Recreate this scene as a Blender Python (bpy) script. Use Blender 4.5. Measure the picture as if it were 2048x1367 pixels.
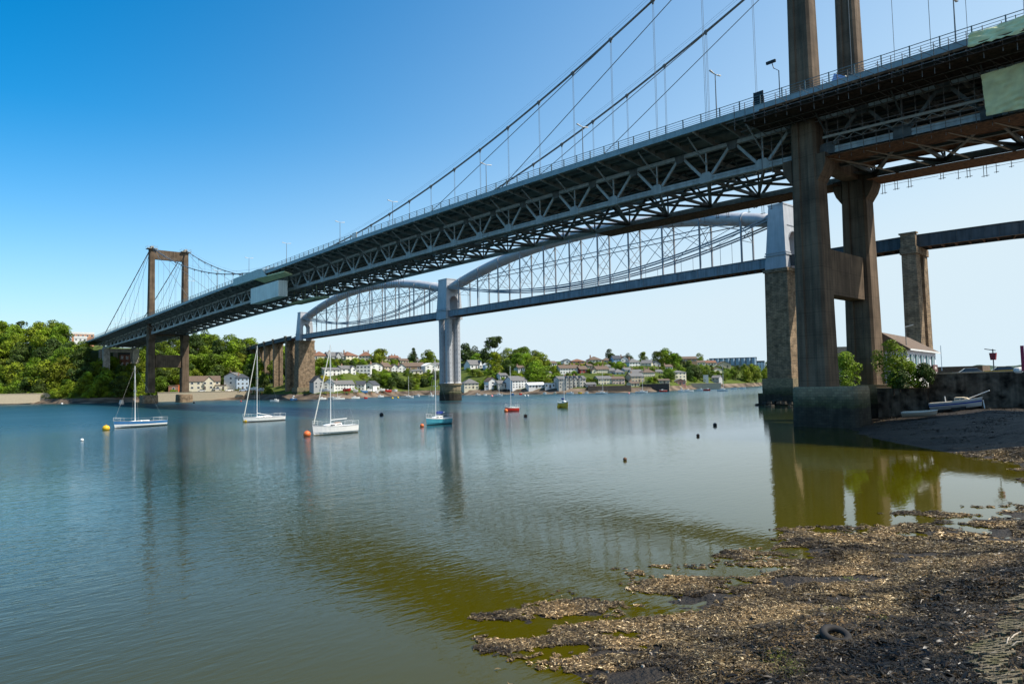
import bpy, bmesh, math, random
import numpy as np
from mathutils import Vector, Matrix, noise as mnoise
random.seed(7); RNG = np.random.default_rng(7)
for o in list(bpy.data.objects): bpy.data.objects.remove(o)
SC = bpy.context.scene
COL = SC.collection

# ------------------------------------------------------------------ camera
CAM = dict(f=1367.77, pitch=.0595, roll=.0201, yaw=2.4137, C=(41.7317, -100.6389, 6.6347))
cy_, sy_ = math.cos(CAM['yaw']), math.sin(CAM['yaw'])
FW = np.array([cy_*math.cos(CAM['pitch']), sy_*math.cos(CAM['pitch']), math.sin(CAM['pitch'])])
RT = np.array([sy_, -cy_, 0.]); UP = np.cross(RT, FW)
cr, sr = math.cos(CAM['roll']), math.sin(CAM['roll'])
CC = np.array(CAM['C'])
cam = bpy.data.objects.new('camera', bpy.data.cameras.new('camera')); COL.objects.link(cam)
_r = cr*RT-sr*UP; _u = sr*RT+cr*UP
M = Matrix([[_r[i], _u[i], -FW[i], CC[i]] for i in range(3)]+[[0, 0, 0, 1]])
cam.matrix_world = M
cam.data.sensor_width = 36; cam.data.lens = CAM['f']/2048*36
cam.data.clip_start = .2; cam.data.clip_end = 12000
SC.camera = cam
SC.render.resolution_x = 1024; SC.render.resolution_y = 683

# ------------------------------------------------------------------ light
EL = math.radians(54); AZ = math.atan2(.80, .60)
W = bpy.data.worlds.new("World"); SC.world = W; W.use_nodes = True
nt = W.node_tree; nt.nodes.clear()
sky = nt.nodes.new('ShaderNodeTexSky'); sky.sky_type = 'NISHITA'; sky.sun_disc = False
sky.sun_elevation = EL; sky.sun_rotation = AZ; sky.air_density = 1.0; sky.dust_density = .3; sky.ozone_density = 1.5; sky.altitude = 0
hsv = nt.nodes.new('ShaderNodeHueSaturation'); hsv.inputs['Saturation'].default_value = 1.35
tn = nt.nodes.new('ShaderNodeMixRGB'); tn.blend_type = 'MULTIPLY'; tn.inputs[0].default_value = 1; tn.inputs[2].default_value = (.79, 1.05, 1.13, 1)
bg = nt.nodes.new('ShaderNodeBackground'); bg.inputs[1].default_value = .12
ow = nt.nodes.new('ShaderNodeOutputWorld')
nt.links.new(sky.outputs[0], tn.inputs[1]); nt.links.new(tn.outputs[0], hsv.inputs['Color']); 
tc = nt.nodes.new('ShaderNodeTexCoord'); sxyz = nt.nodes.new('ShaderNodeSeparateXYZ'); nt.links.new(tc.outputs['Generated'], sxyz.inputs[0])
zr = nt.nodes.new('ShaderNodeFloatCurve'); zr.inputs[0].default_value = 1
cv_ = zr.mapping.curves[0]; cv_.points[0].location = (0, 1.0); cv_.points[1].location = (1, 0.0)
for p_ in ((.06, .80), (.13, .58), (.3, .325), (.42, .235)): cv_.points.new(*p_)
zr.mapping.update(); nt.links.new(sxyz.outputs[2], zr.inputs[1])
dt = nt.nodes.new('ShaderNodeVectorMath'); dt.operation = 'DOT_PRODUCT'; dt.inputs[1].default_value = (.80*.60, .60*.60, 0); nt.links.new(tc.outputs['Generated'], dt.inputs[0])
ma = nt.nodes.new('ShaderNodeMath'); ma.operation = 'MULTIPLY_ADD'; ma.inputs[1].default_value = 1.45; ma.use_clamp = False
ms = nt.nodes.new('ShaderNodeMapRange'); ms.interpolation_type = 'SMOOTHSTEP'; ms.inputs[1].default_value = -.13; ms.inputs[2].default_value = 1.04
nt.links.new(zr.outputs[0], ma.inputs[0]); nt.links.new(dt.outputs['Value'], ma.inputs[2])
pale = nt.nodes.new('ShaderNodeMixRGB'); pale.inputs[2].default_value = (4.15, 5.05, 5.6, 1); nt.links.new(ma.outputs[0], ms.inputs[0]); nt.links.new(ms.outputs[0], pale.inputs[0]); nt.links.new(hsv.outputs[0], pale.inputs[1]); nt.links.new(pale.outputs[0], bg.inputs[0]); nt.links.new(bg.outputs[0], ow.inputs[0])
sd = bpy.data.lights.new('sun', 'SUN'); sd.energy = 4.6; sd.angle = math.radians(.53); sd.color = (1, .93, .82)
so = bpy.data.objects.new('sun', sd); COL.objects.link(so)
SD = Vector((math.sin(AZ)*math.cos(EL), math.cos(AZ)*math.cos(EL), math.sin(EL)))
so.rotation_euler = SD.to_track_quat('Z', 'Y').to_euler()
SC.view_settings.view_transform = 'Standard'; SC.view_settings.look = 'None'
SC.view_settings.exposure = 0.5; SC.view_settings.gamma = 1
SC.cycles.max_bounces = 6

# ------------------------------------------------------------------ survey helpers (photo survey -> metres)
def ray(px, py):
    X, Y = px-1024, py-683.5
    return FW*CAM['f']+RT*(cr*X-sr*Y)-UP*(sr*X+cr*Y)
def at(px, py, rng):
    r = ray(px, py); t = rng/math.hypot(r[0], r[1]); return CC+r*t
def at_z(px, py, z=0.):
    r = ray(px, py); return CC+r*((z-CC[2])/r[2])
def pix(x, y, z):
    v = np.array([x, y, z])-CC; a, b, d = v@RT, v@UP, v@FW
    X, Y = CAM['f']*a/d, -CAM['f']*b/d
    return 1024+cr*X+sr*Y, 683.5-sr*X+cr*Y
def mpp(px, py, rng):
    r = ray(px, py); return rng/math.hypot(r[0], r[1])

# ------------------------------------------------------------------ materials
MATS = {}
def node(nt, t, **k):
    n = nt.nodes.new(t)
    for a, b in k.items(): setattr(n, a, b)
    return n
def ramp(nt, fac, stops):
    r = node(nt, 'ShaderNodeValToRGB'); el = r.color_ramp.elements
    while len(el) < len(stops): el.new(.5)
    for e, (p, c) in zip(el, stops): e.position = p; e.color = (*c, 1)
    nt.links.new(fac, r.inputs[0]); return r.outputs[0]
def mat(name, base, rough=.6, spec=.4, metal=0., var=.15, vscale=1.5, streak=0., bump=0., bscale=20., kind=None, col2=None, trans=0., objvar=0.):
    if name in MATS: return MATS[name]
    m = bpy.data.materials.new(name); m.use_nodes = True; nt = m.node_tree; L = nt.links.new
    bs = nt.nodes['Principled BSDF']
    bs.inputs['Roughness'].default_value = rough; bs.inputs['Metallic'].default_value = metal
    bs.inputs['Specular IOR Level'].default_value = spec
    geo = node(nt, 'ShaderNodeNewGeometry'); P = geo.outputs['Position']
    n1 = node(nt, 'ShaderNodeTexNoise'); n1.inputs['Scale'].default_value = vscale; n1.inputs['Detail'].default_value = 6; L(P, n1.inputs['Vector'])
    b = np.array(base); d = np.array(col2) if col2 is not None else b*(1-var*1.6)
    c = ramp(nt, n1.outputs[0], [(.3, tuple(d)), (.65, tuple(np.minimum(b*(1+var*.5), .95)))])
    if streak:
        mp = node(nt, 'ShaderNodeMapping'); mp.inputs['Scale'].default_value = (1.3, 1.3, .06); L(P, mp.inputs[0])
        n2 = node(nt, 'ShaderNodeTexNoise'); n2.inputs['Scale'].default_value = 1.6; n2.inputs['Detail'].default_value = 5; L(mp.outputs[0], n2.inputs['Vector'])
        f = ramp(nt, n2.outputs[0], [(.38, (1-streak,)*3), (.6, (1, 1, 1))])
        mx = node(nt, 'ShaderNodeMixRGB', blend_type='MULTIPLY'); mx.inputs[0].default_value = 1; L(c, mx.inputs[1]); L(f, mx.inputs[2]); c = mx.outputs[0]
    if objvar:
        oi = node(nt, 'ShaderNodeObjectInfo'); hs = node(nt, 'ShaderNodeHueSaturation')
        ma = node(nt, 'ShaderNodeMath', operation='MULTIPLY_ADD'); ma.inputs[1].default_value = .05*objvar; ma.inputs[2].default_value = .5-.025*objvar; L(oi.outputs['Random'], ma.inputs[0]); L(ma.outputs[0], hs.inputs['Hue'])
        mb = node(nt, 'ShaderNodeMath', operation='MULTIPLY_ADD'); mb.inputs[1].default_value = .7*objvar; mb.inputs[2].default_value = 1-.33*objvar
        mm = node(nt, 'ShaderNodeMath', operation='FRACT'); m7 = node(nt, 'ShaderNodeMath', operation='MULTIPLY'); m7.inputs[1].default_value = 7.31; L(oi.outputs['Random'], m7.inputs[0]); L(m7.outputs[0], mm.inputs[0]); L(mm.outputs[0], mb.inputs[0]); L(mb.outputs[0], hs.inputs['Value'])
        L(c, hs.inputs['Color']); c = hs.outputs[0]
    hb = None
    if kind == 'stone':      # coursed masonry on vertical faces, any direction
        sx = node(nt, 'ShaderNodeSeparateXYZ'); L(P, sx.inputs[0])
        ad = node(nt, 'ShaderNodeMath', operation='ADD'); L(sx.outputs[0], ad.inputs[0]); L(sx.outputs[1], ad.inputs[1])
        cb = node(nt, 'ShaderNodeCombineXYZ'); L(ad.outputs[0], cb.inputs[0]); L(sx.outputs[2], cb.inputs[1])
        br = node(nt, 'ShaderNodeTexBrick'); L(cb.outputs[0], br.inputs['Vector'])
        br.inputs['Scale'].default_value = 1; br.inputs['Brick Width'].default_value = .95; br.inputs['Row Height'].default_value = .37; br.inputs['Mortar Size'].default_value = .045
        br.inputs['Color1'].default_value = (1.12, 1.08, 1.02, 1); br.inputs['Color2'].default_value = (.72, .73, .76, 1); br.inputs['Mortar'].default_value = (.6, .6, .6, 1); br.offset_frequency = 2; br.inputs['Bias'].default_value = 0
        mx = node(nt, 'ShaderNodeMixRGB', blend_type='MULTIPLY'); mx.inputs[0].default_value = 1; L(c, mx.inputs[1]); L(br.outputs[0], mx.inputs[2]); c = mx.outputs[0]; hb = br.outputs['Fac']
    if kind == 'board':      # shutter-board lines in concrete
        sx = node(nt, 'ShaderNodeSeparateXYZ'); L(P, sx.inputs[0])
        for per, dk in ((3.05, .5), (.38, .88)):
            md = node(nt, 'ShaderNodeMath', operation='PINGPONG'); md.inputs[1].default_value = per/2; L(sx.outputs[2], md.inputs[0])
            f = ramp(nt, md.outputs[0], [(.0, (dk,)*3), (.045, (1, 1, 1))])
            mx = node(nt, 'ShaderNodeMixRGB', blend_type='MULTIPLY'); mx.inputs[0].default_value = 1; L(c, mx.inputs[1]); L(f, mx.inputs[2]); c = mx.outputs[0]
    if kind == 'tide':       # stained foot of the piers: weed and wet stone below the high-water line
        sx = node(nt, 'ShaderNodeSeparateXYZ'); L(P, sx.inputs[0])
        n3 = node(nt, 'ShaderNodeTexNoise'); n3.inputs['Scale'].default_value = .9; n3.inputs['Detail'].default_value = 8; L(P, n3.inputs['Vector'])
        ad = node(nt, 'ShaderNodeMath', operation='MULTIPLY_ADD'); ad.inputs[1].default_value = 1.4; L(n3.outputs[0], ad.inputs[0]); L(sx.outputs[2], ad.inputs[2])
        mr = node(nt, 'ShaderNodeMapRange'); mr.inputs[1].default_value = 0; mr.inputs[2].default_value = 6.5; L(ad.outputs[0], mr.inputs[0])
        tz = ramp(nt, mr.outputs[0], [(.0, (.010, .008, .006)), (.48, (.012, .012, .008)), (.54, (.035, .045, .012)), (.68, (.09, .09, .05)), (.80, (.26, .21, .13))])
        mx = node(nt, 'ShaderNodeMixRGB', blend_type='MIX'); mx.inputs[0].default_value = .85; L(c, mx.inputs[1]); L(tz, mx.inputs[2]); c = mx.outputs[0]
        br = node(nt, 'ShaderNodeTexBrick'); ad2 = node(nt, 'ShaderNodeMath', operation='ADD'); L(sx.outputs[0], ad2.inputs[0]); L(sx.outputs[1], ad2.inputs[1])
        cb = node(nt, 'ShaderNodeCombineXYZ'); L(ad2.outputs[0], cb.inputs[0]); L(sx.outputs[2], cb.inputs[1]); L(cb.outputs[0], br.inputs['Vector'])
        br.inputs['Scale'].default_value = 1; br.inputs['Brick Width'].default_value = .62; br.inputs['Row Height'].default_value = .36; br.inputs['Mortar Size'].default_value = .03
        br.inputs['Color1'].default_value = (1.15, 1.15, 1.1, 1); br.inputs['Color2'].default_value = (.75, .75, .75, 1); br.inputs['Mortar'].default_value = (.7, .7, .7, 1)
        mx = node(nt, 'ShaderNodeMixRGB', blend_type='MULTIPLY'); mx.inputs[0].default_value = 1; L(c, mx.inputs[1]); L(br.outputs[0], mx.inputs[2]); c = mx.outputs[0]; hb = br.outputs['Fac']
    L(c, bs.inputs['Base Color'])
    if bump or hb is not None:
        bp = node(nt, 'ShaderNodeBump'); bp.inputs['Strength'].default_value = bump or .6; bp.inputs['Distance'].default_value = .16 if name == 'wet_mud' else .08
        n4 = node(nt, 'ShaderNodeTexNoise'); n4.inputs['Scale'].default_value = bscale; n4.inputs['Detail'].default_value = 5; L(P, n4.inputs['Vector'])
        h = n4.outputs[0]
        if hb is not None:
            sb = node(nt, 'ShaderNodeMath', operation='SUBTRACT'); L(h, sb.inputs[0]); L(hb, sb.inputs[1]); h = sb.outputs[0]
        L(h, bp.inputs['Height']); L(bp.outputs[0], bs.inputs['Normal'])
    if trans:
        tr = node(nt, 'ShaderNodeBsdfTranslucent'); L(c, tr.inputs[0]); mxs = node(nt, 'ShaderNodeMixShader'); mxs.inputs[0].default_value = trans
        L(bs.outputs[0], mxs.inputs[1]); L(tr.outputs[0], mxs.inputs[2]); L(mxs.outputs[0], nt.nodes['Material Output'].inputs[0])
    MATS[name] = m; return m
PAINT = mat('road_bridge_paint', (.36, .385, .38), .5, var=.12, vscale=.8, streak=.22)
PAINTD = mat('shade_darkened_paint', (.10, .11, .105), .6, var=.3, vscale=.7, streak=.1)  # bridge paint darkened to put the under-deck shade into the colour
FASC = mat('fascia_paint', (.28, .36, .38), .5, var=.1, vscale=.5, streak=.12)
RAILM = mat('railing_paint', (.10, .14, .15), .5)
CONC = mat('tower_concrete', (.165, .118, .08), .85, .2, var=.25, vscale=.35, streak=.35, bump=.25, bscale=6, kind='board')
CONC2 = mat('pale_concrete', (.42, .39, .33), .85, .2, var=.2, vscale=1, streak=.3)
TIDE = mat('tidal_stone', (.30, .26, .2), .8, .25, var=.3, vscale=.8, streak=.35, bump=.7, bscale=5, kind='tide')
STONE = mat('granite_masonry', (.36, .265, .175), .9, .15, var=.3, vscale=.8, streak=.2, bump=.8, bscale=4, kind='stone')
RPAINT = mat('rail_bridge_paint', (.44, .45, .47), .5, var=.08, vscale=.5, streak=.12)
RPAINTD = mat('rail_girder_paint', (.30, .32, .35), .55, var=.12, vscale=.6, streak=.3)
APPR = mat('approach_girder_paint', (.075, .09, .10), .6, var=.2, vscale=.6, streak=.3)
RUST = mat('rusty_iron', (.16, .08, .045), .8, var=.4, vscale=2)
CABLE = mat('cable_steel', (.17, .18, .18), .5, var=.1)
CABLEW = mat('pale_cable', (.55, .55, .52), .5, var=.1)
SCAFF = mat('scaffold_tube', (.16, .135, .12), .6, .3, var=.3, vscale=3)
BOARD = mat('scaffold_board', (.15, .075, .038), .85, .2, var=.45, vscale=2.5)
BOARDD = mat('dark_board', (.07, .05, .04), .9, .1, var=.4, vscale=2)
SHEETM = mat('pale_green_sheeting', (.74, .72, .40), .7, .2, var=.15, vscale=.7, bump=.5, bscale=1.2)
ASPH = mat('asphalt', (.05, .05, .05), .9)
WHITE = mat('white_paint', (.75, .75, .73), .35, .5, var=.04)
CREAM = mat('cream_render', (.72, .64, .47), .8, var=.06)
GLASS = mat('window_glass', (.03, .04, .05), .12, .6, var=0)
ROOFB = mat('brown_roof_tile', (.15, .105, .075), .85, var=.2, vscale=2)
ROOFR = mat('red_roof_tile', (.21, .10, .06), .85, var=.2, vscale=2)
ROOFG = mat('grey_slate', (.16, .155, .15), .8, var=.2, vscale=2)
ROOFD = mat('dark_slate', (.06, .065, .075), .7, var=.2, vscale=2)
BARK = mat('bark', (.07, .05, .035), .9, var=.3)
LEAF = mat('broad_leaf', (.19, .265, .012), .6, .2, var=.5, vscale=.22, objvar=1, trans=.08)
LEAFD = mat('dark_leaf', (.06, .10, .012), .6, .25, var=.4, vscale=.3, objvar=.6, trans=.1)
LEAFY = mat('yellow_leaf', (.42, .36, .02), .6, .25, var=.2, vscale=.5, trans=.2)
LEAFB = mat('bright_leaf', (.22, .32, .02), .55, .3, var=.45, vscale=1.2, objvar=.5, trans=.25)
BLACK = mat('black_paint', (.015, .015, .015), .5)
RED = mat('red_paint', (.5, .03, .02), .4, .5, var=.08)
ORANGE = mat('orange_plastic', (.72, .16, .04), .45, .4, var=.08)
YELLOW = mat('yellow_plastic', (.75, .45, .02), .45, .4, var=.08)
BLUE = mat('blue_paint', (.04, .17, .38), .4, .5, var=.05)
TEAL = mat('turquoise_gelcoat', (.07, .33, .42), .3, .5, var=.05)
MUST = mat('mustard_gelcoat', (.70, .42, .03), .35, .5, var=.1)
GEL = mat('white_gelcoat', (.84, .83, .80), .25, .5, var=.05)
ALU = mat('mast_alloy', (.72, .72, .70), .35, .5, var=.03)
CANV = mat('blue_canvas', (.02, .05, .25), .8, var=.1)
WOOD = mat('teak', (.35, .13, .04), .6, var=.2)
RUBBER = mat('tyre_rubber', (.025, .022, .02), .8, var=.3)
def tint(rgb, rough=.8, nm=None):
    return mat(nm or 'render_%02d_%02d_%02d' % tuple(int(c*99) for c in rgb), rgb, rough, var=.06)

# ------------------------------------------------------------------ mesh builder
class MB:
    def __init__(s): s.v = []; s.f = []
    def quadbox(s, c8):
        n = len(s.v); s.v += [tuple(map(float, p)) for p in c8]
        s.f += [(n, n+3, n+2, n+1), (n+4, n+5, n+6, n+7), (n, n+1, n+5, n+4), (n+1, n+2, n+6, n+5), (n+2, n+3, n+7, n+6), (n+3, n, n+4, n+7)]
        return s
    def box(s, x0, x1, y0, y1, z0, z1):
        return s.quadbox([(x0, y0, z0), (x1, y0, z0), (x1, y1, z0), (x0, y1, z0), (x0, y0, z1), (x1, y0, z1), (x1, y1, z1), (x0, y1, z1)])
    def frus(s, cx, cy, z0, a0, b0, z1, a1, b1, cx1=None, cy1=None):
        cx1 = cx if cx1 is None else cx1; cy1 = cy if cy1 is None else cy1
        return s.quadbox([(cx-a0, cy-b0, z0), (cx+a0, cy-b0, z0), (cx+a0, cy+b0, z0), (cx-a0, cy+b0, z0), (cx1-a1, cy1-b1, z1), (cx1+a1, cy1-b1, z1), (cx1+a1, cy1+b1, z1), (cx1-a1, cy1+b1, z1)])
    def bar(s, p, q, w, h, up=(0, 0, 1)):
        p = Vector(p); q = Vector(q); d = (q-p).normalized(); u = Vector(up)
        if abs(d.dot(u)) > .98: u = Vector((1, 0, 0))
        sd_ = d.cross(u).normalized()*(w/2); u2 = sd_.cross(d).normalized()*(h/2)
        return s.quadbox([p-sd_-u2, p+sd_-u2, p+sd_+u2, p-sd_+u2, q-sd_-u2, q+sd_-u2, q+sd_+u2, q-sd_+u2])
    def tube(s, pts, r, n=6, cap=True, sy=1., r_list=None):
        pts = [Vector(p) for p in pts]; rings = []
        for i, p in enumerate(pts):
            d = (pts[min(i+1, len(pts)-1)]-pts[max(i-1, 0)]).normalized(); u = Vector((0, 0, 1))
            if abs(d.dot(u)) > .98: u = Vector((0, 1, 0))
            a = d.cross(u).normalized(); b = a.cross(d).normalized(); rr = r_list[i] if r_list else r
            k = len(s.v); rings.append(k)
            for j in range(n):
                t = 2*math.pi*(j+.5)/n; s.v.append(tuple(p+a*(math.cos(t)*rr)+b*(math.sin(t)*rr*sy)))
        for k0, k1 in zip(rings, rings[1:]):
            for j in range(n): s.f.append((k0+j, k1+j, k1+(j+1) % n, k0+(j+1) % n))
        if cap:
            s.f.append(tuple(rings[0]+j for j in range(n))); s.f.append(tuple(rings[-1]+n-1-j for j in range(n)))
        return s
    def loft(s, rings, cap=True):
        ks = []
        for r in rings: ks.append(len(s.v)); s.v += [tuple(map(float, p)) for p in r]
        n = len(rings[0])
        for a, b in zip(ks, ks[1:]):
            for j in range(n): s.f.append((a+j, a+(j+1) % n, b+(j+1) % n, b+j))
        if cap: s.f.append(tuple(ks[0]+n-1-j for j in range(n))); s.f.append(tuple(ks[-1]+j for j in range(n)))
        return s
    def poly(s, pts): n = len(s.v); s.v += [tuple(map(float, p)) for p in pts]; s.f.append(tuple(range(n, n+len(pts)))); return s
    def extr(s, pts, d):
        d = Vector(d); n = len(pts); k = len(s.v)
        s.v += [tuple(Vector(p)) for p in pts]+[tuple(Vector(p)+d) for p in pts]
        s.f.append(tuple(k+n-1-j for j in range(n))); s.f.append(tuple(k+n+j for j in range(n)))
        for j in range(n): s.f.append((k+j, k+(j+1) % n, k+n+(j+1) % n, k+n+j))
        return s
    def ball(s, c, r, sz=1., n=10, m=6):
        rings = []
        for i in range(1, m):
            t = math.pi*i/m; rings.append([(c[0]+r*math.sin(t)*math.cos(2*math.pi*j/n), c[1]+r*math.sin(t)*math.sin(2*math.pi*j/n), c[2]-r*sz*math.cos(t)) for j in range(n)])
        return s.loft(rings)
    def build(s, name, m, parent=None, smooth=False, fix=True):
        me = bpy.data.meshes.new(name); me.from_pydata(s.v, [], s.f)
        if fix and len(s.v) < 60000:
            bm = bmesh.new(); bm.from_mesh(me); bmesh.ops.recalc_face_normals(bm, faces=bm.faces); bm.to_mesh(me); bm.free()
        me.materials.append(m)
        if smooth:
            me.polygons.foreach_set('use_smooth', [True]*len(me.polygons))
        o = bpy.data.objects.new(name, me); COL.objects.link(o)
        if parent is not None: o.parent = parent
        return o
def tag(o, label=None, cat=None, group=None, kind=None):
    if label: o['label'] = label
    if cat: o['category'] = cat
    if group: o['group'] = group
    if kind: o['kind'] = kind
    return o
def empty(name, loc, rz=0., label=None, cat=None, group=None):
    o = bpy.data.objects.new(name, None); COL.objects.link(o); o.location = loc; o.rotation_euler = (0, 0, rz); o.empty_display_size = .1
    return tag(o, label, cat, group)
def copy_tree(o, parent=None):
    c = o.copy(); COL.objects.link(c); c.parent = parent
    for ch in [x for x in KIDS.get(o.name, [])]: copy_tree(ch, c)
    return c
KIDS = {}
def note_kids(root):
    for o in bpy.data.objects:
        if o.parent is not None: KIDS.setdefault(o.parent.name, [])
    for o in bpy.data.objects:
        if o.parent is not None and o not in KIDS[o.parent.name]: KIDS[o.parent.name].append(o)
def lerp_tab(x, tab):
    xs = [t[0] for t in tab]; ys = [t[1] for t in tab]; return float(np.interp(x, xs, ys))
def smooth_tab(tab, K=61):
    """monotone-ish smoothing of a small table: returns a function"""
    xs = np.array([t[0] for t in tab], float); ys = np.array([t[1] for t in tab], float)
    gx = np.linspace(xs[0], xs[-1], 400); gy = np.interp(gx, xs, ys); k = np.hanning(K); k /= k.sum()
    gp = np.pad(gy, K//2, mode='reflect', reflect_type='odd'); gy = np.convolve(gp, k, 'valid')
    return lambda x: float(np.interp(x, gx, gy))

# ================================================================== RIVER, BANKS, HILLS
SHORE = [(-900, 620), (-300, 560), (0, 506), (150, 445), (240, 440), (420, 430), (500, 420), (560, 396), (640, 372), (700, 376), (760, 412), (850, 436), (940, 400), (1040, 388), (1150, 373), (1300, 384), (1400, 470), (1500, 552), (1545, 650), (1600, 900), (1800, 1700), (2300, 2400), (3000, 2600)]
H45 = [(-900, 14), (0, 14), (150, 14), (300, 12), (450, 8), (560, 8), (640, 12), (760, 13), (900, 12), (1000, 11), (1150, 10), (1300, 10), (1450, 9), (1560, 8), (1640, 2), (3000, 2)]
H100 = [(-900, 38), (0, 40), (150, 38), (190, 36), (300, 33), (450, 29), (560, 25), (640, 24), (760, 24), (900, 22), (1000, 20), (1150, 18), (1300, 18), (1450, 17), (1560, 14), (1640, 3), (3000, 3)]
def col_of(x, y):
    v = np.array([x, y])-CC[:2]; a = v@RT[:2]; d = v@np.array([cy_, sy_])
    if d <= 1: return -900 if a < 0 else 3000
    return max(-900, min(3000, 1024+CAM['f']*a/d))
def far_z(c, off):
    if off < -6: return -1.5
    h45 = lerp_tab(c, H45); h100 = lerp_tab(c, H100)
    return lerp_tab(off, [(-6, -1.2), (0, 0), (9, 1.7), (11, 2.8), (20, 4.3), (45, h45), (100, h100), (145, h100+4), (400, h100+2)])
def ground(x, y):
    c = col_of(x, y); r = math.hypot(x-CC[0], y-CC[1]); return far_z(c, r-lerp_tab(c, SHORE))
def ground_c(c, off):
    """point on the far bank in column c, off metres behind its shoreline"""
    r = lerp_tab(c, SHORE)+off; u = (c-1024)/CAM['f']; d = r/math.sqrt(1+u*u)
    p = CC[:2]+np.array([cy_, sy_])*d+RT[:2]*u*d; return p[0], p[1], far_z(c, off), r

GRASSM = mat('hill_grass', (.075, .095, .016), .9, .1, var=.5, vscale=.10, col2=(.03, .05, .012), bump=.8, bscale=.6)
def far_bank():
    cs = np.concatenate([np.arange(-900, 0, 60), np.arange(0, 1620, 10), np.arange(1620, 3001, 60)])
    offs = [-6, -2, 0, 3, 6, 9, 11, 14, 20, 28, 36, 45, 55, 65, 78, 90, 100, 115, 130, 145, 200, 400]
    mb = MB(); V = []
    for c in cs:
        for k, of in enumerate(offs):
            x, y, z, r = ground_c(c, of)
            if of > 11: z += (mnoise.noise(Vector((x*.06, y*.06, 0)))*1.2)
            if of <= 9: z += mnoise.noise(Vector((x*.2, y*.2, 3)))*.25
            V.append((x, y, z))
    n = len(offs); mb.v = V
    mb.f = [(i*n+j, (i+1)*n+j, (i+1)*n+j+1, i*n+j+1) for i in range(len(cs)-1) for j in range(n-1)]
    mudf = [f for f in mb.f if (f[0] % n) < 6]; mb2 = MB(); mb2.v = V; mb2.f = mudf
    mb.f = [f for f in mb.f if (f[0] % n) >= 6]
    tag(mb.build('hillside', GRASSM, smooth=True), kind='structure')
    tag(mb2.build('foreshore', mat('foreshore_mud', (.16, .12, .085), .9, .2, var=.6, vscale=.12, bump=.6, bscale=1.5), smooth=True), kind='structure')
far_bank()

# distant hills, seen low over the wall on the right
def distant_hills(name, d, rows, seed):
    mb = MB(); pts = []
    for c, h in rows:
        u = (c-1024)/CAM['f']; p = CC[:2]+np.array([cy_, sy_])*d+RT[:2]*u*d; q = CC[:2]+np.array([cy_, sy_])*(d+500)+RT[:2]*u*(d+500)
        pts.append(((p[0], p[1], -2), (p[0]*.8+q[0]*.2, p[1]*.8+q[1]*.2, h*.75), (p[0]*.5+q[0]*.5, p[1]*.5+q[1]*.5, h), (q[0], q[1], -2)))
    for r in pts: mb.v += [tuple(x) for x in r]
    mb.f = [(i*4+j, (i+1)*4+j, (i+1)*4+j+1, i*4+j+1) for i in range(len(rows)-1) for j in range(3)]
    tag(mb.build(name, mat('far_wood', (.05, .075, .05), .9, .1, var=.5, vscale=.02, bump=.6, bscale=.05), smooth=True), kind='structure')
random.seed(3)
rows = []
for c in range(1640, 2500, 6):
    h = lerp_tab(c, [(1640, 8), (1860, 26), (1890, 29), (1905, 34), (1920, 34), (1930, 31), (1955, 42), (1980, 38), (2000, 33), (2030, 36), (2060, 40), (2500, 40)])
    rows.append((c, h+random.uniform(-1, 1)+3*mnoise.noise(Vector((c*.05, 0, 0)))))
distant_hills('distant_hills', 2600, rows, 1)

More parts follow.
